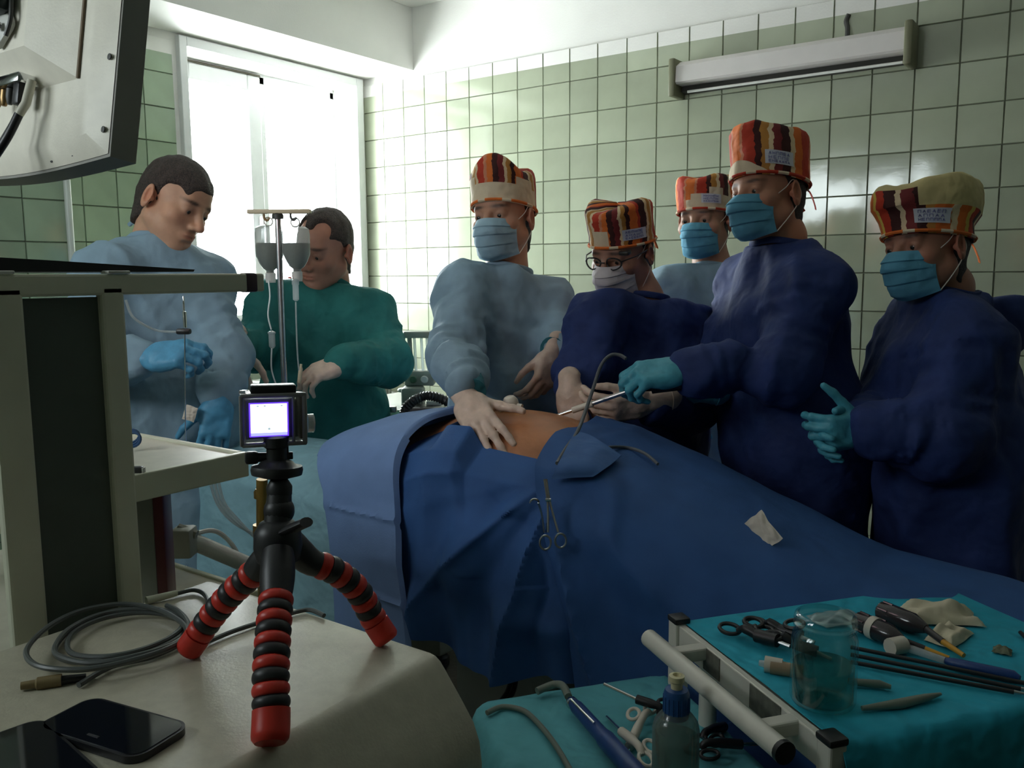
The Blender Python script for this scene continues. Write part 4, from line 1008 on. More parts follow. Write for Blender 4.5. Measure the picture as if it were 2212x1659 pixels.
def crumple(name, c, size, m, seed, label, cat, R=None, fold=True, group=None, n=26):
    nz = Noise(seed, 6); R = np.eye(3) if R is None else R; G = []
    for i in range(n):
        row = []
        for j in range(n):
            a, b = i/(n-1)*2-1, j/(n-1)*2-1; e = max(abs(a), abs(b))
            z = size[2]*(1-e**4)*(.7+.3*nz(a*4, b*4, 0))+.0015*nz(a*9, b*9, 2)
            row.append(np.asarray(c)+R @ V(a*size[0]*(1+.08*nz(b*3, 1, a*2)), b*size[1]*(1+.08*nz(a*3, 4, b*2)), max(z, .0015)))
        G.append(row)
    return tag(MB().grid(G, thick=.0012).build(name, m, None, sharp=60), label, cat, group)
M_gauze = cloth('gauze_cotton', (.62, .56, .40), var=.12, weave=500)
nt = M_gauze.node_tree
pg = surf_at(G3, 1650, 1150)
ob = crumple('gauze_swab', pg+V(0, -.002, .003), (.036, .02, .008), cloth('used_gauze', (.60, .55, .48), var=.25), 5, 'small stained white gauze swab lying on the leg drape', 'swab', frame(V(.75, -.35, -.55), V(-.1, -.8, .55)))

# trocar standing in the belly
tc_ = thing('trocar', 'ivory trocar port with a dark opening standing on the belly by the wall side', 'trocar', P(1110, 890, 2.12))
M_ivory = mat('ivory_plastic', (.66, .60, .50), rough=.4); ax = frame(V(1, 0, 0), D(-.25, .9, .35)); oT = P(1110, 896, 2.05)
MB().lathe([(.006, -.03), (.006, .012), (.016, .016), (.019, .026), (.019, .036), (.013, .046), (.009, .048)], oT, ax, 20).build('port_body', M_ivory, tc_)
MB().lathe([(.0085, .0), (.0085, .006), (.003, .0065)], oT+V(0, 0, 0)+D(-.2, -.25, .95)*.014+ax[:, 2]*.022, frame(V(0, 0, 1), D(-.1, -.3, .95)), 14).build('opening', M_pad, tc_)
for a_ in (0., 2.2, 4.1):
    d_ = ax @ V(math.cos(a_), math.sin(a_), 0); MB().tube([oT+ax[:, 2]*.026+d_*.012, oT+ax[:, 2]*.024+d_*.032], .005, 8).build('stopcock', M_ivory, tc_)

# scope held between the surgeons and its cables
M_black = mat('black_plastic', (.012, .012, .013), rough=.4)
M_cable = mat('grey_cable', (.10, .11, .12), rough=.45)
sc_ = thing('laparoscope', 'thin steel scope shaft with black handle held over the belly by two surgeons', 'scope', P(1300, 860, 2.03))
A, B = P(1203, 898, 2.06), P(1378, 838, 1.98)
MB().tube([A, A+(B-A)*.25], .0042, 10).build('tip', M_chrome, sc_)
MB().tube([A+(B-A)*.2, A+(B-A)*.45], .0075, 12).build('sleeve', M_ivory, sc_)
MB().tube([A+(B-A)*.4, B], .0052, 10).build('shaft', M_steel, sc_)
E_ = P(1470, 828, 1.96)
MB().tube([B, B+(E_-B)*.3, B+(E_-B)*.32, E_], [.009, .011, .017, .016], 14).build('handle', M_black, sc_)
MB().tube([P(1383, 829, 1.972), P(1391, 827, 1.970)], .004, 8).build('light_post', M_chrome, sc_)
cb = MB().tube(spline([P(1352, 775, 2.02), P(1338, 767, 2.03), P(1318, 768, 2.03), P(1298, 790, 2.02), P(1281, 840, 1.99), P(1264, 890, 1.94), surf_at(G3, 1243, 935)-RC[2]*.03, surf_at(G3, 1222, 968)-RC[2]*.010, surf_at(G3, 1203, 1000)-RC[2]*.008], 8), .0042, 9).build('light_cable', M_cable)
tag(cb, 'grey cable looping up over the scope and down to the drape edge', 'cable')
cb = MB().tube(spline([surf_at(G3, u_, v_)-RC[2]*.006 for u_, v_ in ((1203, 1002), (1250, 985), (1300, 968), (1350, 966), (1390, 978), (1420, 1002))], 7), .0035, 8).build('suction_tube', M_cable)
tag(cb, 'thin dark tube running right along the edge of the drape opening', 'cable')
# hanging cables and cloth below the table
for i, (u, du) in enumerate(((1110, 4), (1122, -3))):
    o = MB().tube(spline([P(u, 1385, 1.78), P(u+du, 1430, 1.78), P(u-12, 1490, 1.76), P(u-40, 1560, 1.72), V(*P(u-40, 1560, 1.72)[:2], .3), V(*P(u-44, 1560, 1.73)[:2], .006)], 6), .005, 8).build('power_cable', M_pad)
    tag(o, ('black cable hanging below the hem of the folded drape, left one', 'black cable hanging below the hem of the folded drape, right one')[i], 'cable', 'cables below the drape')
st = thing('foot_stool', 'low dark step stool with a pale cloth under the drape hem', 'stool', (2.62, -2.18, 0))
MB().box((2.68, -2.2, .36), (.42, .28, .025), bev=.006).build('step', M_cast, st)
for x in (2.50, 2.86):
    for y in (-2.32, -2.08): MB().tube([V(x, y, 0), V(x, y, .35)], .012, 8).build('leg', M_steel, st)
crumple('floor_cloth', (2.66, -2.22, .374), (.13, .10, .03), cloth('grey_cloth', (.20, .18, .17)), 31, 'crumpled grey cloth on the step stool below the drapes', 'cloth')
# ------------------------------------------------------------ background equipment
M_gry = mat('machine_grey', (.30, .31, .26), rough=.45, var=.1)
M_lgry = mat('machine_light', (.62, .62, .57), rough=.4, var=.05)
M_bottle = thin_glass('bottle_plastic', (.93, .95, .95), gloss=.12, body=.5, bodycol=(.5, .52, .5))
M_saline = thin_glass('saline', (.5, .53, .48), gloss=.03, body=.96, bodycol=(.40, .42, .37))
M_tubing = thin_glass('clear_tubing', (.85, .9, .9), gloss=.2, body=.45, bodycol=(.8, .85, .85))
# infusion stand
dI = 2.42
p0, p1 = P(604, 462, dI), P(611, 850, dI)
px, py = (p0+p1)[:2]/2; base = V(px, py, 0)
iv = thing('infusion_stand', 'steel infusion stand with a cream crossbar holding two bottles', 'infusion stand', base)
MB().tube([base+V(0, 0, .03), base+V(0, 0, p0[2])], .0085, 14).build('pole', M_steel, iv)
for a in range(5):
    d = V(math.cos(a*2*PI/5), math.sin(a*2*PI/5), 0)
    MB().tube([base+V(0, 0, .06), base+d*.1+V(0, 0, .05), base+d*.14+V(0, 0, .03)], .011, 8).build('leg', M_steel, iv)
zb = p0[2]; rt = nrm(V(RC[0][0], RC[0][1], 0))
M_bar = mat('cream_bar', (.66, .54, .36), rough=.45)
MB().box(base+rt*.005+V(0, 0, zb+.004), (.175, .022, .012), frame(rt, V(0, 0, 1)), bev=.003).build('crossbar', M_bar, iv)
MB().lathe([(.016, -.016), (.016, -.004), (.010, 0)], base+V(0, 0, zb), None, 12).build('bar_clamp', M_dark, iv)
for sx in (-.038, .036):
    h0 = base+rt*sx+V(0, 0, zb)
    MB().tube(spline([h0, h0+V(0, 0, -.012), h0+rt*.008+V(0, 0, -.020), h0+rt*.016+V(0, 0, -.012)], 4), .0035, 7).build('hook', mat('amber_hook', (.30, .17, .05), rough=.4) if sx < 0 else M_dark, iv)
for i, (u, v0, v1) in enumerate(((580, 488, 600), (638, 490, 597))):
    top = P(u, v0, dI+.005-.03*i); bot = P(u, v1, dI+.005-.03*i); hgt = top[2]-bot[2]
    bt = thing('infusion_bottle', ('clear infusion bottle hanging upside down left of the pole', 'clear infusion bottle hanging upside down right of the pole')[i], 'bottle', (top[0], top[1], bot[2]), 'bottles on the infusion stand')
    r = .0385
    prof = [(.010, 0), (.012, .012), (.012, .02), (.020, .026), (r*.75, .040), (r*.98, .060), (r, .072), (r, hgt-.02), (r*.94, hgt-.006), (r*.7, hgt), (.006, hgt)]
    o_ = V(top[0], top[1], bot[2])
    MB().lathe(prof, o_, None, 26).build('bottle_body', M_bottle, bt)
    MB().lathe([(r_-.002, z) for r_, z in prof if z < hgt*.66]+[(r-.002, hgt*.66)], o_+V(0, 0, .001), None, 26).build('saline', M_saline, bt)
    MB().lathe([(.0135, -.014), (.0145, -.004), (.0145, .012), (.012, .014)], o_, None, 16).build('stopper', M_lgry, bt)
    ringc = V(top[0], top[1], top[2]+.012)
    MB().tube([ringc+.012*(math.cos(t)*rt+math.sin(t)*V(0, 0, 1)) for t in np.linspace(0, 2*PI, 16, endpoint=False)], .0022, 6, closed=True).build('hanger_ring', M_lgry, bt)
    st_ = thing('infusion_set', ('infusion line with low drip chamber from the left bottle', 'infusion line with drip chamber right under the right bottle')[i], 'tube', (top[0], top[1], bot[2]-.05), 'infusion lines')
    dd = dI+.005-.03*i
    if i == 0:
        MB().tube(spline([P(580, 606, dd), P(583, 640, dd), P(579, 680, dd), P(586, 712, dd)], 6), .0022, 7).build('tubing', mat('lit_tubing', (.75, .78, .76), rough=.3), st_)
        MB().lathe([(.004, -.040), (.009, -.034), (.009, 0), (.011, .002), (.011, .006), (.003, .010)], P(587, 722, dd), None, 14).build('drip_chamber', M_tubing, st_)
        MB().tube(spline([P(587, 752, dd), P(586, 790, dd), P(590, 812, dd), P(598, 835, dd)], 6), .0022, 7).build('tubing', mat('lit_tubing', (.75, .78, .76), rough=.3), st_)
    else:
        MB().lathe([(.004, -.054), (.0085, -.050), (.0085, -.01), (.010, -.008), (.010, .004), (.003, .008)], P(638, 608, dd), None, 14).build('drip_chamber', M_tubing, st_)
        MB().box(P(626, 600, dd), (.008, .008, .005), bev=.001).build('vent_cap', mat('red_cap', (.6, .05, .02), rough=.4), st_)
        MB().tube(spline([P(639, 652, dd), P(640, 700, dd), P(643, 770, dd), P(646, 800, dd)], 6), .0022, 7).build('tubing', M_tubing, st_)
# ampoule held by the man in green
o = MB().lathe([(.004, -.02), (.006, -.012), (.006, .02), (.0035, .026), (.0035, .034)], P(648, 812, 2.44), frame(V(1, 0, 0), D(.1, 1, 0)), 12).build('ampoule', M_bar)
tag(o, 'small cream stick held between the gloved fingers of the man in green', 'stick')

# anaesthesia machine between the window and the surgeon
an = thing('anaesthesia_machine', 'grey anaesthesia machine with twin flow tubes and a black hose, by the tiled wall', 'machine', at(900, 900, y=-1.25)*V(1, 1, 0))
b0 = V(1.45, -1.22, 0)
MB().box(b0+V(0, 0, .5), (.46, .34, .86), bev=.015).build('cabinet', M_gry, an)
MB().box(b0+V(0, 0, .945), (.50, .38, .03), bev=.006).build('worktop', M_gry, an)
for dx in (-.18, .18):
    for dy in (-.12, .12): MB().lathe([(.03, 0), (.04, .02), (.04, .05), (.02, .07)], b0+V(dx, dy, 0), None, 12).build('castor', M_pad, an)
dM = 2.95
top, bot = P(905, 722, dM), P(912, 812, dM)
MB().box((P(905, 722, dM)), (.10, .07, .022), frame(rt, V(0, 0, 1)), bev=.004).build('flow_head', M_gry, an)
MB().box((P(908, 815, dM)), (.10, .08, .05), frame(rt, V(0, 0, 1)), bev=.006).build('flow_base', M_gry, an)
for u in (884, 929): MB().tube([P(u, 726, dM), P(u+5, 808, dM)], .008, 8).build('flow_post', M_gry, an)
for u in (895, 910, 922): MB().tube([P(u, 730, dM-.02), P(u+4, 806, dM-.02)], .0048, 10).build('flow_tube', M_tubing, an)
for u, m in ((893, mat('green_knob', (.05, .12, .07), rough=.4)), (917, M_lgry)):
    MB().lathe([(.013, 0), (.013, .012), (.010, .016)], P(u, 820, dM-.04), frame(V(0, 0, 1), -nrm(RC[2])), 14).build('flow_knob', m, an)
MB().box(P(893, 866, dM-.03), (.075, .08, .10), frame(rt, V(0, 0, 1)), bev=.012).build('vaporizer', M_gry, an)
MB().lathe([(.03, 0), (.034, .006), (.03, .012)], P(880, 846, dM-.03), None, 18).build('vaporizer_cap', M_lgry, an)
for u, v in ((826, 876), (836, 890), (848, 884), (832, 905)):
    MB().box(P(u, v, dM-.08), (.026, .022, .020), frame(rt, V(0, 0, 1)), bev=.003).build('valve_block', M_steel, an)
MB().tube([P(832, 880, dM-.08), P(834, 925, dM-.08)], .011, 10).build('valve_stem', M_chrome, an)
MB().lathe([(.045, -.08), (.05, -.02), (.045, 0), (.025, .004), (.022, .02), (.012, .022)], P(795, 905, dM-.1), None, 20).build('absorber', M_pad, an)
hs_ = spline([P(872, 900, dM-.15), P(878, 880, dM-.16), P(900, 862, dM-.18), P(925, 855, dM-.18), P(955, 862, dM-.17), P(985, 880, dM-.15)], 14)
MB().tube(hs_, [.015+.0025*math.sin(i*2.2) for i in range(len(hs_))], 12).build('corrugated_hose', M_black, an)
MB().box(P(918, 893, dM-.12), (.13, .09, .05), frame(rt, V(0, 0, 1)), bev=.004).build('tray', M_black, an)
MB().box(P(938, 872, dM-.10), (.05, .03, .022), frame(rt, V(0, 0, 1)), bev=.004).build('gauge_block', M_lgry, an)
# vertical pipes in the corner and a drain flange
for i, u in enumerate((836, 842)):
    a = at(u, 830, y=-.10); o = MB().tube([V(a[0], a[1], .55), V(a[0], a[1], 1.02)], .0095, 10).build('gas_pipe', M_gry)
    tag(o, ('thin grey gas pipe in the corner below the window, left of the pair', 'thin grey gas pipe in the corner below the window, right of the pair')[i], 'pipe', 'gas pipes in the corner')
fl = at(866, 768, y=-.02); o = MB().box(fl, (.14, .02, .035), bev=.004).tube([fl+V(.01, -.012, 0), fl+V(.01, -.03, 0)], .008, 10).build('wall_outlet_rail', M_lgry)
tag(o, 'pale narrow outlet rail fixed to the tiles behind the machine', 'rail')

# side table by the window with papers and a box (seen between the two bareheaded men)
stb = thing('side_table', 'pale side table below the window, papers and a box on it', 'table', (.62, -1.22, 0))
zt = .93
MB().box((.62, -1.22, zt-.012), (.80, .50, .024), bev=.004).build('tabletop', M_lgry, stb)
for x in (.26, .98):
    for y in (-1.43, -1.01): MB().tube([V(x, y, 0), V(x, y, zt-.02)], .013, 8).build('leg', M_steel, stb)
M_paper = mat('paper', (.78, .78, .76), rough=.8, var=.03)
g = np.random.default_rng(4); pc = at(522, 832, z=zt+.01)
for i in range(5):
    a = g.uniform(-.3, .3); R = frame(V(math.cos(a), math.sin(a), 0), V(0, 0, 1))
    o = MB().box(pc+V(.01*i-.02, .012*i, .003+.004*i), (.21, .148, .0035), R, bev=.001).build('paper_sheet', M_paper, None, smooth=False)
    tag(o, 'white paper sheet on the side table by the window, %s of the stack' % ('lowest', 'fourth', 'middle one', 'second', 'topmost')[i], 'paper', 'papers on the side table')
bx = at(548, 830, z=zt)
bo = thing('supply_box', 'pale green box with a dark notch standing on the side table by the green gown', 'box', bx)
MB().box(bx+V(0, 0, .07), (.13, .10, .14), bev=.006).build('carton', mat('carton_green', (.28, .33, .24), rough=.6), bo)
MB().box(bx+V(.02, -.051, .09), (.035, .006, .05), bev=.001).build('notch', mat('notch_brown', (.07, .05, .03), rough=.6), bo)
cn = P(512, 915, 2.72); o = MB().lathe([(.055, -.11), (.06, -.10), (.062, .05), (.066, .055), (.066, .068), (.05, .075)], cn, None, 20).build('waste_canister', mat('teal_plastic', (.04, .26, .28), rough=.4))
tag(o, 'teal plastic canister behind the action camera', 'canister')
cs = MB().tube([V(cn[0], cn[1], 0), V(cn[0], cn[1], cn[2]-.11)], .02, 10).lathe([(.12, 0), (.12, .02), (.03, .04)], V(cn[0], cn[1], 0), None, 16).build('canister_stand', M_steel)
tag(cs, 'thin steel stand carrying the teal canister', 'stand')

# instrument held by the young man
vi = thing('needle_holder', 'long thin steel instrument with a black grip held upright by the young man', 'instrument', P(398, 720, 2.05))
MB().tube([P(396, 640, 2.05), P(397, 672, 2.05), P(398, 674, 2.05), P(400, 708, 2.05)], [.002, .0026, .005, .004], 8).build('handle_tip', M_chrome, vi)
MB().box(P(397, 716, 2.05), (.034, .018, .014), frame(rt, V(0, 0, 1)), bev=.005).build('grip', M_black, vi)
MB().tube([P(399, 722, 2.05), P(401, 960, 2.06)], .0016, 6).build('needle', M_chrome, vi)
o = MB().tube(spline([P(272, 648, 2.0), P(285, 682, 2.01), P(315, 704, 2.03), P(345, 715, 2.05), P(385, 717, 2.05)], 7), .003, 8).build('gas_tube', M_tubing)
tag(o, 'clear thin tube sagging from the trolley post to the young man\'s hand', 'tube')
o = crumple('gauze_swab', P(411, 893, 2.2), (.017, .019, .008), cloth('white_gauze', (.7, .62, .52)), 44, 'small white swab stuck to the front of the young man\'s gown', 'swab', frame(D(1, -.3, 0), D(-.1, .1, 1)))
# ------------------------------------------------------------ foreground trolley, monitor, tripod
M_cream_e = mat('cream_enamel', (.60, .57, .46), rough=.38, var=.05, vscale=40, spec=.45)
M_post = mat('grey_green_profile', (.63, .63, .49), rough=.45, var=.06)
M_panel = mat('dark_green_panel', (.085, .105, .085), rough=.6, var=.1)
M_box = mat('beige_housing', (.50, .465, .36), rough=.34, var=.06, vscale=60, spec=.5, bump=.06, bscale=260)
M_capp = mat('plum_plastic', (.055, .03, .04), rough=.4)
tr = thing('equipment_trolley', 'grey green equipment trolley with upright posts, dark side panel and cream shelves', 'trolley', (2.45, -3.0, 0))
xf = 2.55
ya0, ya1, yb0, yb1 = -3.178, -3.137, -3.043, -3.012
for a, b in ((ya0, ya1), (yb0, yb1)): MB().box((xf-.006, (a+b)/2, .72), (.016, b-a, 1.40), bev=.004).build('post', M_post, tr, smooth=False)
MB().box((xf-.014, (ya1+yb0)/2, .706), (.012, yb0-ya1+.01, 1.40)).build('side_panel', M_panel, tr, smooth=False)
MB().box((xf-.007, -2.99, 1.4215), (.018, .40, .0265), bev=.003).build('top_rail', M_post, tr, smooth=False)
MB().box((xf-.007, -2.813, 1.4215), (.020, .022, .0285), bev=.004).build('end_cap', M_capp, tr)
for y in (-3.018, -3.16): MB().box((xf-.006, y, 1.437), (.020, .03, .004), bev=.0015).build('corner_plate', M_lgry, tr)
def shelf(x0, x1, y0, y1, z, h):
    MB().box(((x0+x1)/2, (y0+y1)/2, z-.006), (x1-x0, y1-y0, .012), bev=.003).build('shelf_plate', M_cream_e, tr, smooth=False)
    e = MB()
    for lo, hi in (((x1-.008, y0, z-h), (x1+.004, y1+.004, z+.004)), ((x0, y1-.006, z-h), (x1-.008, y1+.004, z+.004))):
        e.box((V(*lo)+V(*hi))/2, V(*hi)-V(*lo), bev=.002)
    e.build('shelf_edge', M_post, tr, smooth=False)
shelf(1.95, 2.515, -3.19, -2.812, 1.160, .034)
shelf(1.95, 2.515, -3.19, -2.80, .938, .02)
for x in (2.04, 2.10): MB().box((x, -3.12, .60), (.03, .03, 1.15), bev=.004).build('post', M_post, tr, smooth=False)
for x in (2.06, 2.52):
    for y in (-3.16, -2.95): MB().lathe([(.03, 0), (.042, .02), (.042, .05), (.02, .07)], V(x, y, 0), None, 12).build('castor', M_pad, tr)
# black mat / keyboard on the rail
kb = [(0, -3.165, 1.4565), (0, -2.905, 1.4385)]
o = MB().prism([(-3.22, 1.4375), (-2.90, 1.4375), (-2.898, 1.4405), (-3.10, 1.4515), (-3.16, 1.4545), (-3.22, 1.455)], xf-.25, xf-.012, np.stack([V(0, 1, 0), V(0, 0, 1), V(1, 0, 0)], 1)).build('keyboard_wedge', M_black, None, smooth=False)
tag(o, 'flat black wedge shaped keyboard lying on top of the trolley rail', 'keyboard')
# box housing with the rounded front
hb = thing('insufflator_housing', 'beige equipment housing with rounded front edge, tripod standing on it', 'equipment box', (2.82, -3.2, 0))
prof = [(2.585, 1.010), (2.988, 1.010), (2.996, 1.0085), (3.003, 1.004), (3.009, .997), (3.034, .966), (3.050, .945), (3.058, .925), (3.061, .90), (3.055, .80), (2.585, .80)]
Rxz = np.stack([V(1, 0, 0), V(0, 0, 1), V(0, -1, 0)], 1)      # local x->x, y->z, z->-y
bmq = MB().prism(prof, 2.925, 3.62, Rxz); v_ = np.concatenate(bmq.v)
bme = bmesh.new(); vs_ = [bme.verts.new(x) for x in v_]
for q in bmq.f: bme.faces.new([vs_[i] for i in q])
bmesh.ops.recalc_face_normals(bme, faces=bme.faces)
rim = [e for e in bme.edges if all(abs(x.co.y+2.925) < 1e-5 for x in e.verts)]
bmesh.ops.bevel(bme, geom=rim, offset=.012, segments=3, affect='EDGES', profile=.5)
MB().bm(bme).build('housing', M_box, hb, sharp=28)
MB().box((2.81, -3.27, .78), (.40, .62, .04), bev=.004).build('base_plate', M_panel, hb, smooth=False)
MB().box((2.80, -3.25, .40), (.36, .55, .74), bev=.01).build('cabinet', M_post, hb)
for x in (2.66, 2.94):
    for y in (-3.48, -3.02): MB().lathe([(.022, 0), (.026, .01), (.02, .035)], V(x, y, 0), None, 10).build('foot', M_pad, hb)

# red and grey device on the lower shelf
rd = thing('light_source', 'dark red box with a grey stripe standing on the lower trolley shelf', 'device', (2.40, -2.9, .938))
M_red = mat('dark_red_case', (.10, .014, .016), rough=.45); M_sgrey = mat('stripe_grey', (.20, .21, .18), rough=.5)
c = P(322, 1172, 1.30); c = V(c[0], c[1], 1.036)
Rr = frame(nrm(V(RC[0][0], RC[0][1], 0)*.92+V(0, 1, 0)*.25), V(0, 0, 1))
MB().box(c, (.060, .06, .190), Rr, bev=.006).build('case', M_red, rd)
MB().box(c+Rr @ V(.003, -.031, -.006), (.024, .004, .166), Rr, bev=.001).build('stripe', M_sgrey, rd)
MB().box(c+Rr @ V(.0, -.0, .092), (.05, .05, .005), Rr, bev=.002).build('lid', M_pad, rd)
# small things on the upper shelf
o = MB().box(at(296, 1016, z=1.167), (.018, .012, .011), frame(rt, V(0, 0, 1)), bev=.003).box(at(306, 1016, z=1.167), (.008, .009, .008), frame(rt, V(0, 0, 1)), bev=.001, mi=1).build('cable_plug', [M_black, M_lgry])
tag(o, 'small black plug lying on the upper trolley shelf', 'plug')
bl = MB()
for k in range(3):
    ctr = at(287, 950, z=1.178)+V(-.004*k, 0, .002*k)
    bl.tube([ctr+.012*(math.cos(t)*rt*(1+.1*k)+math.sin(t)*V(.1*k, .2, .9)) for t in np.linspace(0, 2*PI, 18, endpoint=False)], .0022, 6, closed=True)
o = bl.build('blue_cable', mat('blue_cable', (.03, .09, .22), rough=.4)); tag(o, 'small coil of blue cable at the back of the upper trolley shelf', 'cable')

# white rail with clamp behind the shelf, its hose, and tubes
rl = thing('table_rail', 'white tubular rail with a grey clamp end behind the trolley shelves', 'rail', P(470, 1190, 1.5))
a, b = P(395, 1160, 1.46), P(600, 1248, 1.56)
MB().tube([a, b], .0145, 14).build('tube', M_lgry, rl)
MB().tube([a+V(0, 0, -.055), b+V(0, 0, -.05)], .005, 8).build('lower_rod', M_lgry, rl)
MB().box(P(398, 1170, 1.45), (.035, .04, .05), frame(rt, V(0, 0, 1)), bev=.006).tube([P(385, 1140, 1.45), P(425, 1155, 1.45)], .008, 8).build('clamp', M_gry, rl)
MB().box(P(600, 1260, 1.56)+V(0, 0, -.02), (.02, .03, .12), bev=.004).build('bracket', M_gry, rl)
MB().tube([P(600, 1260, 1.56)+V(0, 0, -.06), V(P(600, 1260, 1.56)[0], P(600, 1260, 1.56)[1], 0)], .012, 8).build('leg', M_gry, rl)
o = MB().tube(spline([P(425, 1152, 1.47), P(455, 1146, 1.5), P(480, 1155, 1.52), P(505, 1182, 1.54), P(520, 1215, 1.55)], 7), .0042, 8).build('white_hose', M_lgry); tag(o, 'short white hose arching over the white rail', 'hose')
for i in range(3):
    o = MB().tube(spline([P(452+9*i, 1030, 1.75), P(468+8*i, 1085, 1.75), P(500+8*i, 1125, 1.75), P(545+4*i, 1150+6*i, 1.75), P(575, 1150+8*i, 1.74), V(*P(585, 1150, 1.72)[:2], .4), V(*P(585+9*i, 1150, 1.72)[:2], .006)], 7), .0032, 7).build('suction_line', M_tubing)
    tag(o, 'clear line drooping behind the upper trolley shelf, %s of three' % ('left', 'middle', 'right')[i], 'tube', 'clear lines behind the trolley')
o = MB().tube([P(566, 1035, 1.30), P(566, 1160, 1.32)], .0085, 10).lathe([(.012, 0), (.012, .01), (.009, .014)], P(566, 1075, 1.31), None, 12).lathe([(.013, -.0), (.013, .02)], P(566, 1160, 1.32), None, 12).tube([P(566, 1160, 1.32), V(*(P(566, 1160, 1.32)[:2]), 0)], .01, 8).build('brass_rod', mat('brass', (.38, .24, .06), rough=.4, metal=.6))
tag(o, 'upright brass coloured rod just behind the tripod head', 'rod')

# cable coil and plug on the housing
M_coil = mat('coiled_cable', (.085, .095, .09), rough=.38, spec=.5)
ZB = 1.0105
def onbox(u, v, h=0.): return at(u, v, z=ZB+h)
pts = []
path = [(170, 1480), (240, 1440), (330, 1418), (395, 1385), (405, 1352), (372, 1325), (310, 1312), (235, 1322), (165, 1352), (125, 1388), (122, 1415), (165, 1430), (240, 1424), (320, 1408), (385, 1378), (398, 1350), (360, 1328), (290, 1324), (215, 1338), (160, 1365), (145, 1395), (165, 1415), (235, 1418), (310, 1402), (372, 1374), (395, 1346), (365, 1322), (295, 1316), (215, 1328), (148, 1360), (118, 1400), (135, 1420), (200, 1432), (300, 1415), (380, 1388), (402, 1356), (350, 1320), (270, 1305), (180, 1318), (110, 1350), (62, 1395), (62, 1425), (100, 1443), (180, 1446), (270, 1430), (360, 1402), (400, 1375), (405, 1345), (385, 1320), (360, 1308)]
g = np.random.default_rng(8)
for i, (u, v) in enumerate(path): pts.append(onbox(u, v, .004+.004*min(3, i//11)+.0007*g.random()))
cc = thing('coiled_cable', 'coil of grey cable with a tan plug on the beige housing', 'cable', onbox(250, 1380))
MB().tube(spline(pts, 7), .0031, 8).build('cord', M_coil, cc)
a, b = onbox(186, 1462, .004), onbox(45, 1482, .005)
MB().tube([a, a+(b-a)*.4], [.0035, .0048], 10).build('strain_relief', M_black, cc)
MB().tube([a+(b-a)*.38, a+(b-a)*.75, a+(b-a)*.78, b], [.0068, .0066, .0045, .004], 12).build('plug', mat('tan_plug', (.22, .16, .07), rough=.45), cc)
MB().tube(spline([onbox(405, 1375, .004), onbox(450, 1340, .004), onbox(445, 1290, .004), onbox(420, 1275, .004), onbox(380, 1283, .004)], 7), .0028, 8).build('cord_end', M_coil, cc)
MB().tube([onbox(382, 1281, .005), onbox(316, 1298, .005)], [.004, .0055], 10).build('sleeve', M_post, cc)
o = MB().tube(spline([onbox(440, 1390, .0035), onbox(500, 1365, .0035), onbox(560, 1345, .0035), onbox(640, 1322, .0035), onbox(672, 1318, .0035), onbox(700, 1330, .003)], 7), .0029, 8).build('lead', M_coil); tag(o, 'grey lead running behind the front tripod leg across the housing', 'cable')

# phones
M_scr = mat('phone_glass', (.006, .008, .014), rough=.06, spec=.6, var=.02); M_case = mat('phone_case', (.015, .016, .02), rough=.35)
def phone(label, corners, h0):
    q = [onbox(u, v) for u, v in corners]; c = sum(q)/4; x = q[1]-q[0]; y = q[3]-q[0]
    R = frame(x, V(0, 0, 1)); sx, sy = np.linalg.norm(x), np.linalg.norm(y)
    t = thing('smartphone', label, 'phone', (c[0], c[1], ZB+h0)); n = 7; r = .016
    def rr(sx, sy, r):
        o = []
        for cx, cy, a0 in ((sx/2-r, sy/2-r, 0), (-sx/2+r, sy/2-r, PI/2), (-sx/2+r, -sy/2+r, PI), (sx/2-r, -sy/2+r, 1.5*PI)):
            o += [(cx+r*math.cos(a0+k*PI/2/n), cy+r*math.sin(a0+k*PI/2/n)) for k in range(n+1)]
        return o
    MB().prism(rr(sx, sy, r), h0, h0+.0070, R, V(c[0], c[1], ZB)).build('case', M_case, t)
    MB().prism(rr(sx-.006, sy-.006, r-.003), h0+.0070, h0+.0077, R, V(c[0], c[1], ZB)).build('screen', M_scr, t)
    MB().box(V(c[0], c[1], ZB+h0+.0079)+R @ V(-sx/2+.012, 0, 0), (.0025, .014, .0006), R).build('earpiece', M_pad, t)
phone('black smartphone lying face up on the housing, nearest the front tripod leg', ((82, 1580), (212, 1512), (405, 1588), (285, 1662)), 0)
phone('second black smartphone at the lower left corner, beside the first', ((-150, 1655), (58, 1580), (255, 1668), (60, 1760)), 0)

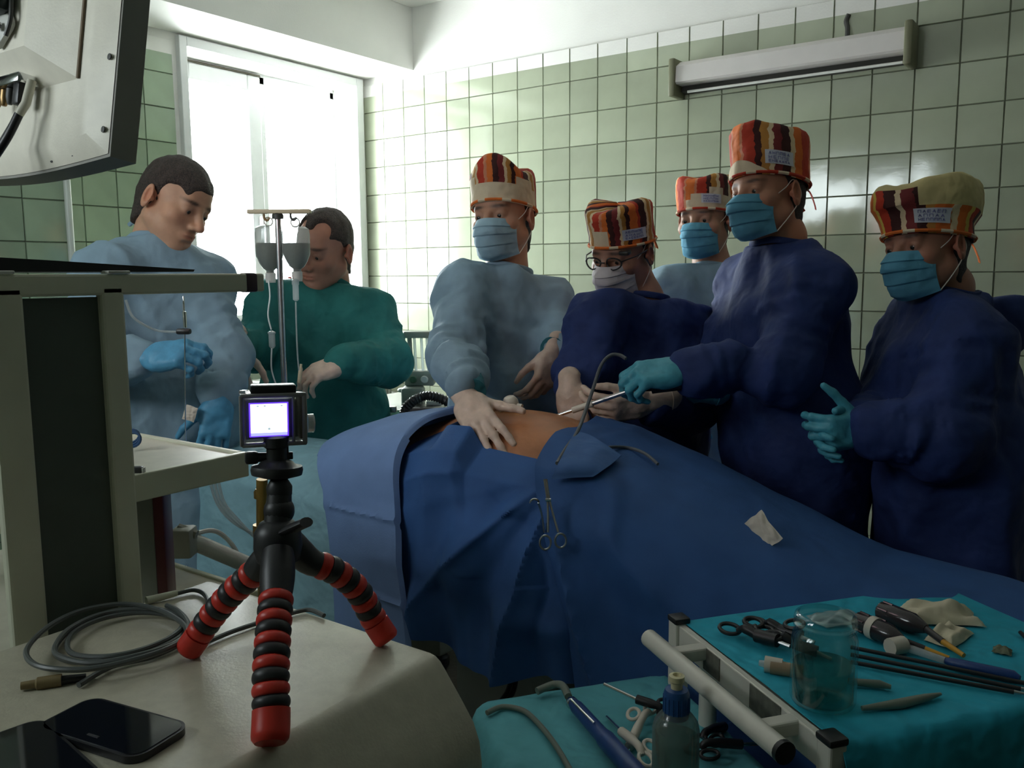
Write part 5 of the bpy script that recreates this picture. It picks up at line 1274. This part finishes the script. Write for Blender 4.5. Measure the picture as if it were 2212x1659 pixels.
# flexible tripod
M_tred = mat('red_rubber', (.62, .035, .02), rough=.38, spec=.5, var=.05); M_tblk = mat('dark_rubber', (.022, .022, .024), rough=.42, var=.1)
hub = P(600, 1165, .90)
tp = thing('flexible_tripod', 'flexible tripod with red and black ringed legs on the beige housing', 'tripod', (hub[0], hub[1], ZB))
def leg(pts, rs, nred, first, foot):
    q = spline(pts, 14); L_ = np.concatenate([[0], np.cumsum(np.linalg.norm(np.diff(q, axis=0), axis=1))]); tot = L_[-1]
    at_ = lambda t: np.array([np.interp(t*tot, L_, q[:, k]) for k in range(3)])
    rad = lambda t: rs[0]+(rs[1]-rs[0])*t
    t0 = first; tf = 1-foot
    lg_ = MB().tube([at_(t) for t in np.linspace(0, tf, 22)], [rad(t)*.80 for t in np.linspace(0, tf, 22)], 16).build('leg', M_tblk, tp)
    MB().tube([at_(t) for t in np.linspace(0, t0, 8)], [rad(0)*(.92+.12*math.sin(PI*k/7)) for k in range(8)], 18).build('socket', M_tblk, lg_)
    for i in range(nred):
        a, b = t0+(tf-t0)*i/nred, t0+(tf-t0)*(i+1)/nred; ts = np.linspace(a+.0015, b-.0015, 9)
        MB().tube([at_(t) for t in ts], [rad(t)*(.86+.16*max(0, math.sin(PI*(k+.25)/8.5))**.55) for k, t in enumerate(ts)], 20).build('ring', M_tred if i % 2 == 0 else M_tblk, lg_, sharp=60)
    ts = np.linspace(tf+.002, 1, 9)
    MB().tube([at_(t) for t in ts], [rad(1)*(1.0 if k < 7 else (.97, .80)[k-7]) for k in range(9)], 20).build('foot', M_tred, lg_, sharp=50)
    return lg_
fz = lambda u, v: onbox(u, v, .006)
leg([P(601, 1190, .885), P(598, 1270, .86), P(590, 1370, .825), P(585, 1460, .80), P(586, 1540, .785), fz(583, 1606)], (.0168, .0172), 10, .26, .155)
leg([P(590, 1190, .92), P(545, 1240, .935), P(500, 1282, .945), P(455, 1335, .955), fz(404, 1408)], (.0150, .0150), 9, .22, .14)
leg([P(625, 1165, .92), P(665, 1210, .935), P(720, 1232, .95), P(770, 1272, .97), P(806, 1335, .985), fz(838, 1384)], (.0150, .0150), 9, .26, .14)
hb_ = MB().lathe([(.010, -.030), (.022, -.022), (.025, -.008), (.024, .008), (.018, .018), (.010, .022)], hub, None, 20).build('hub', M_tblk, tp)
MB().tube([hub+V(0, 0, .01), P(604, 1060, .905)], [.0145, .0125], 16).build('neck', M_tblk, tp)
b0_ = P(603, 1103, .903); MB().lathe([(.016*math.sin(a), .016*math.cos(a)) for a in np.linspace(.05, PI-.05, 14)], b0_, None, 18).build('ball', M_tblk, tp)
MB().lathe([(.013, 0), (.0135, .008), (.009, .016)], P(604, 1068, .905), None, 18).build('ball', M_tblk, tp)
MB().tube([P(612, 1150, .885), P(640, 1138, .87), P(662, 1128, .865)], [.007, .011, .0105], 12, flat=.5).build('lever', M_tblk, tp)
MB().lathe([(.012, 0), (.026, .004), (.027, .009), (.026, .013), (.020, .014), (.016, .018), (.011, .02)], P(598, 1033, .91), frame(V(1, 0, 0), D(.03, 1, .05)), 28).build('mount_plate', M_tblk, tp)
MB().lathe([(.0105, 0), (.0105, .022), (.013, .024), (.013, .034), (.010, .036)], P(599, 1012, .91), None, 16).build('adapter', M_tblk, tp)
# action camera in its clear housing
camr = thing('action_camera', 'small action camera in a clear case, screen glowing white, on top of the tripod', 'camera', P(590, 960, .91))
xr = nrm(RC.T @ V(.94, .055, .34)); zr = nrm(V(0, 0, 1)+.02*xr); Rc = frame(xr, zr)                # x right, y away, z up
cC = P(598, 905, .905); Lc = lambda *p: cC+Rc @ V(*p)
M_clear = thin_glass('clear_case', (.86, .86, .84), gloss=.22, rough=.08, body=.20, bodycol=(.55, .52, .48))
MB().box(Lc(-.002, .012, 0), (.066, .034, .054), Rc, bev=.005, seg=3).build('clear_case', M_clear, camr)
MB().box(Lc(-.005, .012, 0), (.053, .024, .041), Rc, bev=.002).build('camera_body', M_black, camr)
MB().box(Lc(-.006, -.0045, 0), (.060, .003, .048), Rc, bev=.002).build('back_door', M_clear, camr)
f_ = MB()
for sx_, sz_, w_, h_ in ((0, .0258, .066, .0045), (0, -.0258, .066, .0045), (-.0325, 0, .0045, .054), (.0195, 0, .003, .05), (.031, 0, .005, .054)):
    f_.box(Lc(-.003+sx_, -.0055, sz_), (w_, .004, h_), Rc, bev=.0015)
f_.build('door_frame', mat('grey_clear_rim', (.30, .29, .29), rough=.3), camr)
M_scrb = mat('screen_blue', (.02, .01, .1), rough=.4, emit=((.12, .04, 1.), 1.6)); M_scrw = mat('screen_white', (.9, .9, .9), rough=.4, emit=((.95, .98, 1.), 1.8)); M_scrl = mat('screen_lavender', (.6, .6, .9), rough=.4, emit=((.42, .44, .95), 1.2)); M_scrg = mat('screen_grey', (.4, .5, .55), emit=((.45, .6, .66), .9))
so = MB().box(Lc(-.0085, -.0082, .001), (.0395, .0012, .0355), Rc).build('screen_border', M_scrb, camr, smooth=False)
MB().box(Lc(-.0085, -.0090, .0025), (.0365, .0006, .0300), Rc).build('screen', M_scrw, so, smooth=False)
MB().box(Lc(-.0085, -.0090, -.0140), (.0365, .0006, .0032), Rc).build('screen_bar', M_scrl, so, smooth=False)
mk = MB().lathe([(.0001, 0), (.0013, .0001), (.0013, .0003), (.0001, .0004)], Lc(-.0085, -.0094, -.0085), frame(xr, -Rc[:, 1]), 10)
for dx in (-.011, -.004, .013): mk.box(Lc(-.0085+dx, -.0094, .0155), (.0022, .0002, .0014), Rc)
mk.build('screen_marks', M_scrg, so, smooth=False)
MB().box(Lc(-.003, .004, .0315), (.046, .020, .0095), Rc, bev=.002).build('latch', mat('latch_black', (.02, .02, .022), rough=.35), camr)
MB().box(Lc(-.031, .006, .0285), (.012, .010, .004), Rc, bev=.001).build('hinge', M_clear, camr)
MB().lathe([(.010, 0), (.010, .006), (.008, .007)], Lc(.033, .012, -.008), frame(Rc[:, 1], Rc[:, 0]), 16).build('side_button', M_clear, camr)
MB().box(Lc(.026, .012, 0), (.006, .02, .046), Rc, bev=.002).build('side_rib', mat('brown_grey_rib', (.12, .09, .07), rough=.3), camr)
MB().lathe([(.014, 0), (.014, .012), (.011, .014)], Lc(.012, .028, .003), frame(Rc[:, 0], Rc[:, 1]), 20).build('lens', M_black, camr)
for dx in (-.006, 0., .006): MB().box(Lc(.004+dx, .006, -.037), (.003, .013, .018), Rc, bev=.001).build('mount_finger', M_tblk, camr)
MB().tube([Lc(-.030, .006, -.041), Lc(.016, .006, -.041)], [.0055, .004], 10).build('thumb_screw', M_tblk, camr)
MB().box(Lc(-.026, .006, -.041), (.014, .012, .013), Rc, bev=.003).build('screw_knob', M_tblk, camr)

# monitor seen from behind, upper left
M_mon = mat('ivory_monitor_case', (.85, .80, .68), rough=.45, var=.04, vscale=30, bump=.05, bscale=300)
M_mside = mat('grey_monitor_rim', (.26, .25, .22), rough=.5, var=.06)
B = P(238, 338, 1.12); mz = nrm(V(0, .16, 1)); mx_ = V(1, 0, 0); my = np.cross(mz, mx_)          # my points away from the camera
Rm = np.stack([mx_, my, mz], 1); W_, Hm, TH = .46, .36, .036
mo = thing('surgical_monitor', 'ivory flat monitor on an arm seen from behind, cables plugged in, upper left', 'monitor', B-mx_*W_/2)
Lm = lambda x, y, z: B+Rm @ V(x, y, z)                                                            # x from the right edge (negative = left), z up
fr2 = []
nS = 18
back = [(-W_*i/nS, -.010*math.sin(PI*i/nS)) for i in range(nS+1)]                                 # slightly bowed lower edge
poly = [(x, z) for x, z in back]+[(-W_, Hm), (0, Hm)]
Rmp = np.stack([mx_, mz, my], 1)
MB().prism(poly[::-1], .0, TH, Rmp, B).build('rim', M_mside, mo, smooth=False)
ins = [(min(-.004, max(-W_+.004, x)), z+.004) for x, z in back]+[(-W_+.004, Hm-.004), (-.004, Hm-.004)]
ins2 = [(min(-.035, max(-W_+.035, x)), z+.030) for x, z in back]+[(-W_+.035, Hm-.03), (-.035, Hm-.03)]
bm_ = MB(); n_ = len(ins)
vv = [B+Rmp @ V(x, z, -.001) for x, z in ins]+[B+Rmp @ V(x, z, -.016) for x, z in ins2]
bm_.add(vv, [(i, (i+1) % n_, n_+(i+1) % n_, n_+i) for i in range(n_)]+[tuple(range(n_, 2*n_))]); bm_.build('back_shell', M_mon, mo, sharp=50)
hx0, hx1, hz0, hz1 = -W_+.09, -.065, .105, Hm-.04
raised = MB(); a_ = [(hx0, hz0), (hx1, hz0), (hx1, hz1), (hx0, hz1)]; b_2 = [(hx0+.07, hz0+.045), (hx1-.085, hz0+.045), (hx1-.085, hz1), (hx0+.07, hz1)]
vv = [Lm(x, -.016, z) for x, z in a_]+[Lm(x, -.050, z) for x, z in b_2]
raised.add(vv, [(0, 1, 5, 4), (1, 2, 6, 5), (2, 3, 7, 6), (3, 0, 4, 7), (4, 5, 6, 7)]); raised.build('back_cover', M_mon, mo, smooth=False)
MB().box(Lm(hx1+.001, -.018, (hz0+hz1)/2), (.004, .003, hz1-hz0), Rm).build('cover_joint', mat('joint_brown', (.18, .13, .08), rough=.7), mo, smooth=False)
MB().box(Lm((hx0+hx1)/2-.03, -.034, hz0+.006), (.17, .030, .014), Rm, bev=.002).build('connector_panel', M_chrome, mo)
MB().box(Lm(hx1-.068, -.026, hz0+.026), (.012, .004, .018), Rm @ frame(V(1, 0, -.25), V(.25, 0, 1)), bev=.001).build('power_switch', M_black, mo)
for x, z in ((-.012, .035), (-.012, .130), (-.012, .285), (-.085, .010), (-.140, .006)):
    MB().lathe([(.0042, 0), (.0042, .0012), (.002, .0016)], Lm(x, -.0055 if z > .02 else -.0045, z), frame(mx_, -my+.35*mz*(0)), 10).build('screw', M_dark, mo)
for i, x in enumerate((-.245, -.225, -.208)):
    MB().lathe([(.006, 0), (.006, .012), (.004, .02), (.003, .022)], Lm(x, -.036, hz0-.002), frame(mx_, -mz), 10).build('connector', mat('brass_connector', (.30, .19, .08), rough=.35, metal=.7) if i < 2 else M_dark, mo)
MB().box(Lm(-.178, -.036, hz0-.012), (.018, .016, .034), Rm, bev=.003).build('plug', M_black, mo)
MB().tube(spline([Lm(-.178, -.036, hz0-.03), Lm(-.182, -.045, hz0-.06), Lm(-.205, -.055, hz0-.10), Lm(-.27, -.06, hz0-.15)], 7), .0026, 8).build('thin_cable', M_dark, mo)
MB().tube([Lm(-.150, -.036, hz0+.002), Lm(-.152, -.040, hz0-.03), Lm(-.160, -.044, hz0-.045)], .0062, 10).build('cable_boot', M_cream_e, mo)
MB().tube(spline([Lm(-.160, -.044, hz0-.045), Lm(-.172, -.052, hz0-.08), Lm(-.20, -.062, hz0-.12), Lm(-.25, -.07, hz0-.16), Lm(-.33, -.07, hz0-.19)], 7), .0058, 10).build('thick_cable', M_black, mo)
MB().box(Lm(-W_/2-.005, -.068, .275), (.115, .036, .16), Rm, bev=.012).build('arm_head', mat('dark_green_arm', (.02, .035, .035), rough=.4), mo)
MB().box(Lm(-.205, -.056, .185), (.05, .010, .05), Rm @ frame(V(.8, 0, .6), V(-.6, 0, .8)), bev=.008).build('arm_plate', M_lgry, mo)
MB().lathe([(.006, 0), (.006, .004), (.003, .005)], Lm(-.193, -.064, .178), frame(mx_, -my), 10).build('bolt', M_chrome, mo)
MB().tube(spline([Lm(-.195, -.06, .30), Lm(-.180, -.06, .235), Lm(-.172, -.06, .19), Lm(-.182, -.06, .165)], 5), .003, 8).build('arm_wire', M_dark, mo)
arm = MB().tube([Lm(-W_/2, -.08, .30), Lm(-W_/2, -.12, .46)], .025, 14); arm.tube([Lm(-W_/2, -.12, .46), V(*(Lm(-W_/2, -.12, .46)[:2]), CEIL)], .03, 16); arm.build('ceiling_arm', M_lgry, mo)
M_lit = mat('monitor_picture', (.3, .2, .2), rough=.2, emit=((.9, .62, .66), 3.0))
MB().box(Lm(-W_/2, TH+.001, Hm/2), (W_-.06, .002, Hm-.06), Rm).build('screen', M_lit, mo, smooth=False)
# ------------------------------------------------------------ instrument tables, lower right
D_teal = cloth('teal_sheet', (.020, .34, .46), var=.08, weave=700)
D_teal2 = cloth('pale_teal_sheet', (.12, .43, .48), var=.07, weave=700)
M_wmetal = mat('white_enamel_tube', (.62, .60, .52), rough=.35, var=.05)
ZT = .88
c00, c01, c10 = at(1475, 1347, z=ZT), at(2022, 1270, z=ZT), at(1800, 1605, z=ZT)                 # far left, far right, near left
ey = nrm((c01-c00)*V(1, 1, 0)); ex = nrm((c10-c00)*V(1, 1, 0)); ex = nrm(ex-np.dot(ex, ey)*ey)
LX, LY = np.linalg.norm(c10-c00), np.linalg.norm(c01-c00); LY2 = LY
Lt = lambda a, b, h=0.: c00+ex*a+ey*b+V(0, 0, h)
Rt = np.stack([ex, ey, np.cross(ex, ey)], 1)
if Rt[2, 2] < 0: Rt[:, 2] *= -1
mt = thing('instrument_table', 'wheeled instrument table under a teal sheet with a white frame and handle', 'table', V(*Lt(LX/2, LY/2)[:2], 0))
MB().box(Lt(LX/2, LY/2, -.014), (LX, LY, .022), np.stack([ex, ey, V(0, 0, 1)], 1)).build('tabletop', M_wmetal, mt, smooth=False)
for a in (.03, LX-.03):
    for b in (.03, LY-.03):
        MB().tube([Lt(a, b, -.02), V(*Lt(a, b)[:2], .07)], .014, 10).build('leg', M_wmetal, mt)
        MB().lathe([(.02, 0), (.035, .01), (.035, .05), (.015, .07)], V(*Lt(a, b)[:2], 0), None, 12).build('castor', M_pad, mt)
Rb = np.stack([ex, ey, V(0, 0, 1)], 1)
MB().box(Lt(LX/2, -.006, -.018), (LX+.01, .012, .04), Rb, bev=.002).build('edge_rail', M_wmetal, mt, smooth=False)
for a in (-.002, LX+.002):
    MB().box(Lt(a, -.006, -.05), (.026, .024, .11), Rb, bev=.003).build('corner_post', M_wmetal, mt, smooth=False)
    MB().box(Lt(a, -.006, .008), (.029, .027, .010), Rb, bev=.003).build('corner_cap', M_black, mt)
for a, wd in ((.11, .045), (.245, .07)):
    MB().box(Lt(a, -.0128, -.016), (wd, .0012, .034), Rb).build('edge_label', mat('worn_label', (.13, .13, .10), rough=.6, var=.3, vscale=60), mt, smooth=False)
h0, h1 = at(1402, 1378, z=ZT-.004), at(1690, 1622, z=ZT-.004)
MB().tube([h0, h1], .0135, 18).build('handle', M_wmetal, mt)
hd = nrm(h1-h0); MB().tube([h1-hd*.001, h1+hd*.006], .0142, 18).build('handle_cap', M_black, mt)
for t in (.18, .84):
    p = h0+(h1-h0)*t; q = p+ey*(-np.dot(p-Lt(0, 0), ey)-.008); q[2] = p[2]-.008
    MB().box((p+q)/2, (.022, np.linalg.norm(q-p), .020), Rb, bev=.003).build('handle_bracket', M_wmetal, mt, smooth=False)
# sheet: top, hanging in front (near end) and on the right
nD = Noise(301, 6)
def sheet(name, label, m, o, x, y, lx, ly, z, drop, over=(0, 1, 1, 1), n=70, amp=.012, rnd=.02):
    """cloth laid on a rectangle; over = drop factor on the -x, +x, -y, +y sides"""
    G = []
    for i in range(n):
        row = []
        for j in range(n):
            a = -over[0]*drop+(lx+(over[0]+over[1])*drop)*i/(n-1); b = -over[2]*drop+(ly+(over[2]+over[3])*drop)*j/(n-1)
            da = max(0, -a, a-lx); db = max(0, -b, b-ly); d = math.hypot(da, db); ca, cb = min(max(a, 0), lx), min(max(b, 0), ly)
            out = rnd*(1-math.exp(-d/rnd))+.06*d; h = -max(0, d-rnd*.6)
            dir_ = V((a-ca), (b-cb)); dir_ = dir_/(np.linalg.norm(dir_)+1e-9)
            fl = amp*nD(a*22, b*22, 1)*min(1, d*6)*1.6
            if d == 0: h = .0016*nD(a*11, b*11, 4)+.0006*nD(a*40, b*40, 2)+.0005
            p = o+x*(ca+dir_[0]*(out+fl))+y*(cb+dir_[1]*(out+fl))+V(0, 0, z+h)
            row.append(p)
        G.append(row)
    ob = MB().grid(G, thick=-.0012).build(name, m, None, sharp=60); return tag(ob, label, 'sheet')
sheet('teal_sheet', 'teal sheet covering the instrument table with the white handle', D_teal, c00, ex, ey, LX, LY, .0028, .42, over=(0, 1, 0, .8))
ZC = ZT+.0062
def ont(u, v, h=0.): return at(u, v, z=ZC+h)
# jar
M_jar = thin_glass('jar_glass', (.86, .93, .92), gloss=.085, rough=.02); M_wat = thin_glass('jar_water', (.62, .72, .67), gloss=.05)
jb = ont(1776, 1517); jr = thing('glass_jar', 'open glass jar half filled with water on the teal instrument table', 'jar', jb)
R_ = .0405; JH = .118
prof = [(.030, 0), (R_-.003, .002), (R_, .008), (R_, JH-.034), (R_-.002, JH-.026), (R_-.006, JH-.021), (R_-.006, JH-.019), (R_-.002, JH-.017), (R_-.002, JH-.013), (R_-.0055, JH-.011), (R_-.002, JH-.008), (R_-.0035, JH-.002), (R_-.006, JH)]
inn = [(r-.003, max(z, .005)) for r, z in prof[::-1]]
MB().lathe(prof+inn, jb, None, 40, cap=False).build('glass', M_jar, jr)
MB().lathe([(.004, .0055), (R_-.006, .006), (R_-.0036, .012), (R_-.0036, .052), (.002, .052)], jb, None, 40).build('water', M_wat, jr)
# black-handled forceps bundle
def ring_handle(mb, c, R, r0, r1, th, mi=0):
    mb.tube([c+R @ V(r0*math.cos(t), r1*math.sin(t), 0) for t in np.linspace(0, 2*PI, 22, endpoint=False)], th, 8, closed=True, mi=mi)
fz_ = [((1576, 1358), (1640, 1374), .014, 'left'), ((1632, 1345), (1690, 1362), .013, 'middle'), ((1668, 1374), (1720, 1392), .014, 'right')]
for i, ((u0, v0), (u1, v1), rr_, w_) in enumerate(fz_):
    p, q = ont(u0, v0, .008+.004*i), ont(u1, v1, .012)
    t = thing('forceps', 'black ring handled forceps on the teal table behind the jar, %s one of three' % w_, 'forceps', p*V(1, 1, 0)+V(0, 0, ZC), 'black forceps on the teal table')
    d = nrm(q-p); Rr = frame(d, nrm(V(-.1*i, -.3, 1))); mb = MB(); ring_handle(mb, p, Rr, rr_*1.15, rr_*.8, .0032); mb.build('finger_ring', M_black, t)
    mb = MB(); c2_ = p+Rr @ V(.028, .022*(1 if i != 1 else -1), .008); ring_handle(mb, c2_, Rr, rr_, rr_*.75, .0032); mb.build('finger_ring', M_black, t)
    MB().tube(spline([p+d*rr_*1.1, (p+q)/2+V(0, 0, .006), q], 5), [.005]*5+[.0075]*6, 10).build('body', M_black, t)
    MB().tube([c2_+(q-c2_)*.25, q], .004, 8).build('lever', M_black, t)
    MB().tube([q-d*.005, q+d*.03], .010-.001*i, 12).build('knob', M_black, t)
    MB().tube([q+d*.02, q+d*.05+V(0, 0, -.004)], .003, 8).build('shaft', M_steel, t)
# other small things
def tool(name, label, cat, parts, group=None):
    b = parts[0][1][0]; t = thing(name, label, cat, V(b[0], b[1], ZC), group)
    for nm, pts, r, m in parts: MB().tube(pts, r, 12).build(nm, m, t)
    return t
M_tan = mat('tan_plastic', (.30, .22, .13), rough=.5); M_dk = mat('smoked_plastic', (.035, .028, .03), rough=.15, spec=.6); M_amber = mat('amber_tip', (.55, .27, .02), rough=.35); M_tblue = mat('blue_handle', (.012, .05, .20), rough=.4); M_grn = mat('grey_green_steel', (.19, .22, .18), rough=.4)
tool('connector', 'tan connector with an ivory collar on the teal table, left of the jar', 'connector', [('body', [ont(1735, 1452, .008), ont(1665, 1440, .008)], [.009, .010], M_tan), ('collar', [ont(1690, 1440, .009), ont(1652, 1434, .009)], [.0105, .0112], M_ivory), ('tip', [ont(1655, 1435, .009), ont(1640, 1432, .009)], [.005, .004], M_tubing)])
for k, (a, b, tip, lab) in enumerate((((1862, 1345), (1935, 1378), (2050, 1422), 'smoked trocar with a white band and amber shaft, the left of two beside the jar'), ((1912, 1322), (1985, 1352), (2082, 1416), 'smoked trocar with amber shaft next to the gauze, the right of two'))):
    A_, B_, C_ = ont(*a, .016), ont(*b, .014), ont(*tip, .004); d = nrm(B_-A_)
    L_b = np.linalg.norm(B_-A_)
    t = tool('trocar', lab, 'trocar', [('body', [A_-d*.012, A_-d*.008, A_+d*.01, A_+d*L_b*.8, B_, B_+d*.012], [.009, .014, .016, .016, .012, .007], M_dk), ('shaft', [B_+d*.01, C_+(B_-C_)*.45], [.0055, .005], M_dk), ('amber_shaft', [C_+(B_-C_)*.48, C_], [.0045, .0035], M_amber)])
    if k == 0: MB().tube([A_+d*.016, A_+d*.027], .0172, 18).build('band', M_ivory, t)
    for a_ in range(6):
        e1 = frame(V(0, 0, 1), d); off = e1 @ V(math.cos(a_*PI/3), math.sin(a_*PI/3), 0)*.0155
        MB().tube([A_-d*.004+off, A_+d*.012+off], .002, 6).build('grip_rib', M_dk, t)
for i, ((u0, v0), (u1, v1), w_) in enumerate((((1838, 1398), (2225, 1478), 'farthest'), ((1838, 1414), (2205, 1488), 'middle'), ((1838, 1430), (2190, 1495), 'nearest'))):
    tool('instrument_shaft', 'long thin black instrument shaft right of the jar, %s of three' % w_, 'instrument', [('shaft', [ont(u0, v0, .004), ont(u1, v1, .004)], .0030, M_black), ('tip', [ont(u1, v1, .004), ont(u1+25, v1+4, .004)], [.003, .0015], M_steel)], 'long instrument shafts')
tool('retractor', 'ivory connector on a clear tube with a dark blue handle, right of the jar', 'instrument', [('connector', [ont(1922, 1398, .011), ont(1952, 1392, .011)], [.0125, .0125], M_ivory), ('clear_tube', [ont(1950, 1396, .008), ont(2042, 1427, .006)], [.006, .005], M_tubing), ('handle', [ont(2040, 1426, .006), ont(2060, 1432, .007), ont(2190, 1460, .007), ont(2203, 1466, .006)], [.004, .007, .0075, .004], M_tblue)])
tool('scalpel_handle', 'grey green flat rod lying right of the jar, pointing right', 'instrument', [('rod', [ont(1832, 1472, .005), ont(1900, 1478, .005), ont(1925, 1484, .004)], [.0045, .0055, .003], M_grn)])
tool('spatula', 'pale grey blunt stick in front of the long shafts', 'instrument', [('rod', [ont(1862, 1530, .004), ont(1945, 1520, .005), ont(2000, 1507, .005), ont(2032, 1499, .004)], [.003, .0065, .005, .002], mat('bone_grey', (.22, .25, .20), rough=.5))])
crumple('gauze_pile', ont(2030, 1335)+V(0, 0, .0), (.055, .032, .034), M_gauze, 61, 'folded straw coloured gauze pile at the back of the teal table', 'gauze', frame(ey*.8+ex*.35, V(0, 0, 1)))
crumple('gauze_pad', ont(2052, 1378), (.042, .020, .024), M_gauze, 63, 'smaller gauze pad lying in front of the gauze pile', 'gauze', frame(ey*.8-ex*.35, V(0, 0, 1)))
crumple('plastic_wrap', ont(1812, 1338), (.042, .024, .014), M_tubing, 67, 'crumpled clear wrapper behind the jar', 'wrapper', frame(ey, V(0, 0, 1)))
o = crumple('cotton_ball', ont(2165, 1408), (.012, .011, .010), mat('damp_cotton', (.15, .17, .11), rough=.9, bump=.5), 71, 'small grey green cotton ball at the right side of the teal table', 'cotton ball')
tool('probe', 'dark probe tip at the right edge of the picture on the teal table', 'instrument', [('tip', [ont(2204, 1366, .004), ont(2240, 1400, .004)], [.003, .004], M_black)])

# the lower table with the paler teal sheet
ZL = .72
l0 = at(1062, 1536, z=ZL); ly_ = ey
lx0 = V(2.775, -2.60, 0); le_x = ex; le_y = ey
lt = thing('low_instrument_table', 'low table under a paler teal sheet, front centre', 'table', (3.0, -2.65, 0))
o0 = at(1068, 1530, z=ZL); o0 = o0-ey*.0
LXb, LYb = .50, .30
MB().box(o0+ex*LXb/2+ey*LYb/2+V(0, 0, -.02), (LXb, LYb, .03), Rb).build('tabletop', M_wmetal, lt, smooth=False)
for a in (.03, LXb-.03):
    for b in (.03, LYb-.03): q = o0+ex*a+ey*b; MB().tube([V(q[0], q[1], 0), V(q[0], q[1], ZL-.02)], .012, 8).build('leg', M_wmetal, lt)
nD = Noise(333, 6)
sheet('pale_teal_sheet', 'paler teal sheet covering the low front table under the bottle', D_teal2, o0, ex, ey, LXb, LYb, 0.001, .36, over=(1, .6, 1, .9), amp=.012, rnd=.05)
def onl(u, v, h=0.): return at(u, v, z=ZL+.004+h)
# bottle
bb = onl(1457, 1745); k = 1.
M_bot = thin_glass('cloudy_bottle', (.72, .80, .78), gloss=.12, rough=.15, body=.38, bodycol=(.32, .37, .34)); M_bcap = mat('blue_cap', (.015, .075, .24), rough=.4); M_noz = mat('cream_nozzle', (.66, .60, .36), rough=.45)
bo = thing('spray_bottle', 'clear plastic bottle with a blue cap and cream nozzle on the low front table', 'bottle', bb)
dB = np.dot(bb-CAM, RC[2]); topz = P(1460, 1440, dB)[2]-bb[2]; rb = 50/F_PX*dB
capb = P(1460, 1515, dB)[2]-bb[2]; capt = P(1460, 1472, dB)[2]-bb[2]; shz = P(1460, 1562, dB)[2]-bb[2]
MB().lathe([(rb*.8, 0), (rb, .006), (rb, shz), (rb*.93, shz+.010), (rb*.75, shz+.018), (rb*.5, capb-.002), (rb*.48, capb+.004)], bb, None, 32).build('bottle_body', M_bot, bo)
MB().lathe([(rb*.4, .004), (rb*.96, .008), (rb*.96, shz-.01), (rb*.3, shz-.01)], bb, None, 28).build('liquid', thin_glass('dim_liquid', (.75, .80, .76), gloss=.02, body=.15, bodycol=(.3, .34, .3)), bo)
MB().lathe([(rb*.52, capb-.012), (rb*.55, capb-.006), (rb*.55, capt-.006), (rb*.48, capt), (rb*.25, capt+.001)], bb, None, 28).build('cap', M_bcap, bo)
for a in range(18):
    d = V(math.cos(a*PI/9), math.sin(a*PI/9), 0); MB().tube([bb+d*rb*.55+V(0, 0, capb-.004), bb+d*rb*.55+V(0, 0, capt-.008)], .0009, 5).build('cap_rib', M_bcap, bo)
MB().lathe([(rb*.24, capt), (rb*.26, topz-.010), (rb*.33, topz-.008), (rb*.33, topz-.001), (rb*.18, topz), (rb*.12, topz-.006), (.0005, topz-.006)], bb, None, 20).build('nozzle', M_noz, bo)
# hook electrode with blue handle
hk = thing('electrode_handle', 'dark blue instrument with a bent steel neck lying on the low front table', 'instrument', onl(1290, 1560))
a, b = onl(1232, 1512, .020), onl(1400, 1700, .014)
MB().tube([a, a+(b-a)*.10, a+(b-a)*.45, a+(b-a)*.5, b], [.006, .011, .012, .0145, .015], 16).build('handle', M_tblue, hk)
MB().tube([onl(1235, 1512, .03), onl(1262, 1540, .032), onl(1284, 1562, .030)], .0022, 8).build('side_rod', M_chrome, hk)
MB().tube(spline([onl(1160, 1493, .012), onl(1195, 1479, .016), onl(1216, 1482, .02), onl(1228, 1505, .02)], 6), .0065, 10).build('bent_neck', M_grn, hk)
MB().lathe([(.008, 0), (.010, .004), (.010, .010), (.007, .013)], onl(1232, 1514, .018), frame(V(0, 0, 1), nrm(b-a)), 14).build('collar', M_chrome, hk)
o = MB().tube(spline([onl(1052, 1540, .006), onl(1085, 1527, .006), onl(1130, 1535, .006), onl(1165, 1565, .006), onl(1200, 1610, .006), onl(1235, 1670, .006)], 7), .0045, 9).build('grey_lead', M_grn); tag(o, 'grey green cable arching across the left of the low front table', 'cable')
# forceps heap behind the bottle
hp = [((1372, 1590), (1405, 1530), M_ivory, 'ivory'), ((1360, 1600), (1395, 1640), M_ivory, 'ivory'), ((1412, 1530), (1440, 1545), M_black, 'black'), ((1545, 1580), (1510, 1600), M_black, 'black'), ((1560, 1612), (1500, 1618), M_black, 'black')]
lbl = ['ivory handled forceps left of the bottle, pointing up', 'ivory handled forceps left of the bottle, lying lowest', 'black ring handled forceps left of the bottle cap', 'black forceps handle right of the bottle, upper one', 'black forceps handle right of the bottle, lower one']
for i, ((u0, v0), (u1, v1), m, _) in enumerate(hp):
    p, q = onl(u0, v0, .008+.005*(i % 3)), onl(u1, v1, .012+.004*(i % 2)); d = nrm(q-p)
    t = thing('forceps', lbl[i], 'forceps', V(p[0], p[1], ZL+.004), 'forceps on the low front table'); Rr = frame(d, V(.1, -.2, 1))
    mb = MB(); ring_handle(mb, q, Rr, .014, .009, .0030); mb.build('finger_ring', M_black if i > 1 else m, t)
    mb = MB(); ring_handle(mb, p+(q-p)*.6+Rr @ V(0, .018, .004), Rr, .013, .009, .0030); mb.build('finger_ring', M_black if i > 1 else m, t)
    MB().tube(spline([p-d*.03, (p+q)/2+V(0, 0, .008), q-d*.012], 5), [.0075]*4+[.006]*7, 10).build('body', m, t)
    MB().tube([p-d*.03, p-d*.09+V(0, 0, -.004)], .0028, 8).build('shaft', M_chrome, t)
